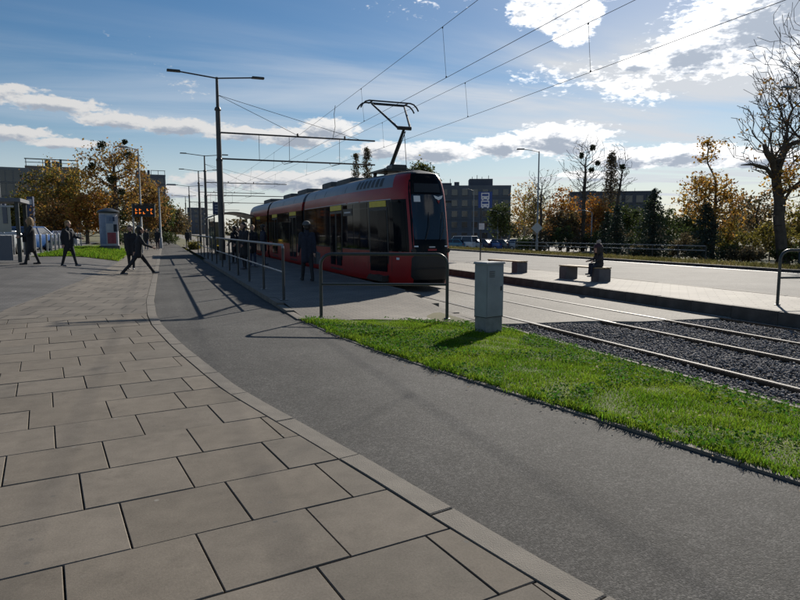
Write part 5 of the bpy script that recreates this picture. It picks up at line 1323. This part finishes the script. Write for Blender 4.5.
def right_trees():
    z0 = -.95
    for i, (x, y, H, rb, lab) in enumerate(((35.6, 37.6, 5.6, 2.0, 'tall dark spruce behind the roadside barrier'), (36.6, 33.6, 4.3, 1.8, 'shorter dark spruce left of the golden maple'), (38.0, 44.5, 4.6, 1.4, 'slim dark spruce in the gap by the low dark block'), (39.5, 47.5, 4.2, 1.3, 'small dark spruce below the bare mistletoe tree'))):
        conifer(lab, x, y, z0 + .2, H, rb, 40 + i, 'spruces beyond the road')
    # golden maple with a bare dark leader
    tips = blob_tips(190, (-.2, 0, 4.4), (2.6, 2.2, 2.6), 51, .25, 8)
    g = np.random.default_rng(4); tips += [np.array([-1.0 + g.normal() * .35, g.normal() * .3, 7 + g.random() * 1.7]) for _ in range(22)]
    tree_things('maple_tree', 'golden maple with a bare leader beside the short spruce', 'tree', (38.9, 35.0, z0 + .3), tips, 0, 6.0, .2, 'bark', 'leaf_gold', 3400, .11, .3, 51, extra=('leaf_brown', 1300), group=GT, leaf_frac=.75)
    # old oak: thick trunk, broken limb, bare twigs and a few leaves
    g = np.random.default_rng(8)
    tips = blob_tips(900, (1.0, 0, 9.0), (5.0, 4.0, 4.6), 52, .15, 9, -.75)
    low = blob_tips(70, (.3, -.5, 5.6), (2.6, 2, 1.7), 53, .2, 6)
    o = tree_things('oak_tree', 'old oak with thick leaning trunk, broken limb and bare twigs', 'tree', (40.0, 30.1, z0 + .3), tips + low, 0, 6.5, .36, 'bark', 'leaf_brown', 1000, .12, .28, 52, rmin=.02, group=GT, leaf_frac=.35, lean=(-.9, .3), wig=.2, step=.55)
    C = np.array(low)[g.choice(len(low), 900)] + g.normal(size=(900, 3)) * .35
    link('crown', leaf_mesh('crown', C, .12, 'leaf_gold', seed=77), o)
    MB().tube([(-.9, .3, 6.0), (-1.5, .1, 6.8), (-2.2, 0, 7.3), (-2.5, 0, 7.9)], [.22, .2, .17, .14], 8).build('broken_limb', 'bark', o, smooth=True)
    MB().tube([(-.8, .3, 5.6), (-1.8, .3, 6.4), (-3.0, .4, 6.6), (-4.1, .3, 6.5)], [.17, .13, .09, .03], 7).build('limb', 'bark', o, smooth=True)
    tips = blob_tips(1200, (0, 0, 12.5), (4.6, 4.2, 6.2), 54, .15, 8, -.8)
    tree_things('bare_tree', 'bare tall tree with fine twigs above the old oak', 'tree', (43.4, 31.0, z0), tips, 0, 12, .3, 'bark', None, 0, seed=54, rmin=.018, group=GT, wig=.22, step=.5)
    # olive bushes at the foot
    for i, (x, y, rx, rz_, lf, lab) in enumerate(((40.6, 34.5, 1.7, 1.7, 'leaf_olive', 'tall olive green bush between golden maple and oak'), (41.9, 32.6, 1.5, 1.9, 'leaf_olive', 'yellowish bush against the oak trunk'), (39.2, 33.3, 1.3, .7, 'leaf_green', 'low dark bush at the foot of the golden maple'), (38.0, 31.4, 1.2, .6, 'leaf_dull', 'low brown bush at the foot of the oak'), (36.0, 39.2, 1.1, .6, 'leaf_dull', 'low brown bush beside the tall spruce'), (40.8, 30.0, 1.3, .7, 'leaf_green', 'low dark bush just right of the oak trunk'), (43.5, 29.6, 1.7, 1.2, 'leaf_brown', 'russet bush beyond the oak'), (37.6, 36.2, 1.2, 1.1, 'leaf_dull', 'brown bush between the two larger spruces'), (44.5, 33.5, 1.9, 1.6, 'leaf_olive', 'wide olive bush behind the oak'))):
        shrub(lab, x, y, z0 + .3, rx, rz_, lf, 80 + i, 3200, .085)
    # middle group
    tips = blob_tips(420, (0, 0, 9.6), (2.9, 2.6, 4.6), 55, .1, 8, -.95)
    tree_things('bare_tree', 'bare tree with mistletoe balls standing above the orange trees', 'tree', (47.8, 61.8, z0), tips, 0, 10, .24, 'bark', None, 0, seed=55, rmin=.022, group=GT, mistletoe=[(-1.2, -.8, 11.2, .42), (.2, -1, 12.2, .45), (.2, -.9, 9.6, .45), (1.3, -.6, 10.5, .35)], wig=.2)
    tips = blob_tips(360, (.6, 0, 8.8), (2.4, 2.2, 4.0), 56, .1, 8, -.95)
    tree_things('bare_tree', 'second bare tree leaning beside the mistletoe tree', 'tree', (50.8, 60.5, z0), tips, 0, 9.6, .2, 'bark', None, 0, seed=56, rmin=.022, group=GT, mistletoe=[(.7, -.8, 10.0, .4)], lean=(1.4, 0))
    tips = blob_tips(320, (0, 0, 7.0), (2.6, 2.4, 3.6), 66, .1, 8, -.95)
    tree_things('bare_tree', 'thin bare tree behind the tall roadside lamp', 'tree', (44.6, 66, z0), tips, 0, 7.6, .16, 'bark', 'leaf_dull', 350, .1, .3, seed=66, rmin=.02, group=GT)
    def poplar(lab, x, y, H, w, lf, seed, n=5200, size=.12):
        g = np.random.default_rng(seed); tips = []
        for _ in range(420):
            t = .14 + .86 * g.random(); r = w * (math.sin(math.pi * min(1, t * .9 + .06)) ** .6) * g.random() ** .5; a = g.uniform(0, 6.283); tips.append(np.array([r * math.cos(a), r * math.sin(a), H * t]))
        tree_things('poplar_tree', lab, 'tree', (x, y, z0), tips, 0, H * .92, .2, 'bark', lf, n, size, .32, seed, group=GT, rmin=.02)
    poplar('tall narrow poplar right of the bare mistletoe tree', 57.5, 68.8, 13.0, .95, 'leaf_dull', 57)
    poplar('narrow poplar just left of its taller twin above the tram roof', 41.8, 133.6, 19.5, 1.0, 'leaf_dull', 58, 5200, .15)
    poplar('narrow poplar, taller twin above the tram roof', 44.2, 133.2, 20.8, 1.2, 'leaf_dull', 59, 6400, .15)
    tips = blob_tips(150, (0, 0, 11.5), (3.2, 3, 3.4), 67, .2, 8)
    tree_things('street_tree', 'green rounded tree just above the tram front', 'tree', (43.3, 101.2, z0), tips, 0, 11, .3, 'bark', 'leaf_green', 4200, .2, .5, 67, group=GT, extra=('leaf_olive', 1500))
    mids = [(52.2, 81.6, 9.6, 2.6, 'leaf_gold', 'birch_tree', 'slender yellow birch beside the dark apartment block', 'bark_pale'), (49.0, 74.0, 7.6, 2.2, 'leaf_olive', 'birch_tree', 'olive birch behind the tall roadside lamp', 'bark_pale'), (48.3, 67.0, 7.6, 2.4, 'leaf_orange', 'maple_tree', 'bright orange tree under the bare trees', 'bark'), (46.6, 63.0, 5.2, 2.2, 'leaf_dull', 'street_tree', 'dark brown tree at the foot of the orange tree', 'bark'), (51.5, 64.5, 6.8, 2.4, 'leaf_orange', 'maple_tree', 'orange brown tree right of the bright orange tree', 'bark'), (53.5, 62.0, 5.6, 2.4, 'leaf_green', 'street_tree', 'dark green tree beneath the second bare tree', 'bark'), (55.5, 58.5, 5.8, 2.6, 'leaf_green', 'street_tree', 'dark green tree left of the low dark block', 'bark'), (46.8, 79.5, 7.0, 1.8, 'leaf_green', 'street_tree', 'dark tree against the apartment block wall', 'bark'), (57.0, 54.0, 5.2, 2.4, 'leaf_green', 'street_tree', 'dark green tree below the low dark block', 'bark'), (57.5, 48.5, 5.6, 2.6, 'leaf_dull', 'street_tree', 'thin brown tree behind the tall spruce', 'bark'), (52.0, 42.0, 6.2, 2.8, 'leaf_dull', 'street_tree', 'thin brown tree behind the golden maple', 'bark'), (54.0, 38.0, 5.6, 2.6, 'leaf_olive', 'street_tree', 'olive tree behind the tall olive bush', 'bark'), (58.0, 38.5, 6.4, 3.0, 'leaf_dull', 'street_tree', 'wide brown tree far behind the oak', 'bark')]
    for i, (x, y, H, rx, lf, nm, lab, bk) in enumerate(mids):
        tips = blob_tips(130, (0, 0, H * .6), (rx, rx, H * .42), 90 + i, .2, 8)
        dens = 1700 if 'thin' in lab or 'birch' in lab else 3800
        tree_things(nm, lab, 'tree', (x, y, z0), tips, 0, H * .7, .16, bk, lf, dens, .14, .4, 90 + i, group=GT, extra=('leaf_brown' if 'green' not in lf else 'leaf_green', 700))
    for i in range(11):
        t = i / 10; x = 41.5 + 12 * t; y = 64 - 17 * t
        shrub(['dark green hedge bush in the row behind the barrier', 'brown hedge bush in the row behind the barrier'][i % 2], x, y, z0, 1.5, 1.1 + .4 * (i % 3), ['leaf_green', 'leaf_dull'][i % 2], 120 + i, 1800, .12, group='hedge bushes behind the barrier', name='hedge_bush')
right_trees()
# far-off belt of woods that closes the horizon
def woods():
    g = np.random.default_rng(5); C = []
    for k in range(520):
        a = R(g.uniform(-75, 100)); d = g.uniform(230, 330)
        if -7 < math.degrees(a) < 5 : d += 120
        x, y = d * math.sin(a), d * math.cos(a); h = g.uniform(3, 7); w = g.uniform(3, 7); n = 90
        v = g.normal(size=(n, 3)); v /= np.linalg.norm(v, axis=1)[:, None]
        C.append(np.array([x, y, h * .4]) + v * np.array([w, w, h * .75]) * g.random((n, 1)) ** .4)
    tag(link('far_woods', leaf_mesh('far_woods', np.concatenate(C), 1.0, 'leaf_dull', seed=5)), 'far belt of dull brown woods along the horizon', 'woods', kind='stuff')
woods()

# ------------------------------------------------------------------ buildings
def block(label, corner, rz, w, d, h, wall, floors, cols, zb=-.95, roofbits=(), parapet=True, winw=1.3, winh=1.35, side_cols=3, glass=False, frame_top=False):
    o = thing('apartment_block' if not glass else 'office_block', label, 'building', (corner[0], corner[1], zb), rz)
    MB().box((w / 2, d / 2, h / 2), (w, d, h)).build('walls', wall, o)
    if parapet:
        for c, s in (((w / 2, .12, h + .2), (w + .1, .3, .5)), ((w / 2, d - .12, h + .2), (w + .1, .3, .5)), ((.12, d / 2, h + .2), (.3, d - .5, .5)), ((w - .12, d / 2, h + .2), (.3, d - .5, .5))): MB().box(c, s).build('parapet', wall, o)
    fh = h / floors
    wf = MB().box((0, 0, 0), (winw + .16, .10, winh + .16)).mesh('window', 'facade_pale'); wp = MB().box((0, -.04, 0), (winw, .06, winh)).mesh('pane', 'pane'); ws = MB().box((0, -.1, -winh / 2 - .1), (winw + .3, .22, .07)).mesh('sill', 'facade_pale')
    for f in range(floors):
        for c in range(cols):
            q = link('window', wf, o, loc=((c + .5) * w / cols, -.03, f * fh + fh * .55)); link('pane', wp, q); link('sill', ws, q)
        for c in range(side_cols):
            for x, r in ((0, -90), (w, 90)):
                q = link('window', wf, o, loc=(x - .03 if x == 0 else x + .03, (c + .5) * d / side_cols, f * fh + fh * .55), rz=R(r)); link('pane', wp, q)
    for f in range(1, floors): MB().box((w / 2, -.02, f * fh), (w, .06, .12)).build('floor_band', 'facade_dark' if wall != 'facade_dark' else 'facade_grey', o)
    for (x, y, bw, bd, bh) in roofbits: MB().box((x, y, h + bh / 2), (bw, bd, bh)).build('roof_box', 'facade_dark', o)
    return o
yawv = R(-24)
bM = block('dark grey apartment block with roof boxes beyond the parking row', (61.5, 138.0), yawv, 19.5, 14, 12.9, 'facade_grey', 5, 8, roofbits=[(12.6, 5, 5.6, 5, 2.2), (4, 5, 3, 3, 1.3), (6.8, 5, 1.2, 1.2, 1.6), (1.6, 6, .8, .8, 1.0)], side_cols=4)
for i, (x, hgt) in enumerate(((10.6, 2.9), (11.8, 3.3), (13, 2.9), (14.6, 3.2), (2.2, 1.9), (5.2, 2.4))): MB().tube([(x, 5, 12.9), (x, 5, 12.9 + hgt)], .07, 5).build('antenna', 'steel_dark', bM)
bR = block('low dark block half hidden behind the narrow poplar', (82.0, 110.5), R(-33), 17, 12, 10.3, 'facade_dark', 4, 8, roofbits=[(4, 5, 3, 3, .8)])
b1 = block('dark blue glass office block at the parking lot', (-34, 139), R(8), 11.4, 14, 13.0, 'facade_glass', 5, 9, zb=.3, glass=True, winw=1.0, winh=2.2)
b2 = block('brown apartment block with open roof frame behind the olive tree', (-28.2, 171), R(6), 11.2, 14, 16.2, 'facade_brown', 6, 5, zb=.3, roofbits=[(4.6, 4, 1.2, 2, 2.2), (6.3, 4, 1.6, 2, 2.0), (7.4, 4, .5, 1, 2.6)])
for x in (.2, 3.7, 7.4, 11.0): MB().box((x, .3, 17.3), (.15, .15, 2.2)).build('frame_post', 'steel_dark', b2)
MB().box((5.6, .3, 18.3), (11.4, .2, .22)).build('frame_beam', 'steel_dark', b2); MB().box((5.6, .3, 17.5), (11.2, .12, .14)).build('frame_beam', 'steel_dark', b2)
b3 = block('grey tower block with roof railing behind the departure display', (-4.2, 184), R(4), 7.2, 12, 16.2, 'facade_grey', 6, 3, zb=.2, roofbits=[(1.2, 4, 2.4, 3, 1.6), (3.2, 4, .6, 1, 1.9)])
for x in (3.6, 5.4, 7.1): MB().box((x, .3, 17.0), (.12, .12, 1.6)).build('rail_post', 'steel_dark', b3)
MB().box((5.4, .3, 17.75), (3.7, .12, .14)).build('roof_rail', 'steel_dark', b3)
b4 = block('distant pale grey block where the tram line vanishes', (14.6, 322), R(-4), 8, 14, 12.5, 'facade_grey', 5, 3, zb=0)
b5 = block('distant long low block left of the vanishing tram line', (-8, 300), R(0), 16, 14, 7.5, 'facade_brown', 3, 7, zb=0)
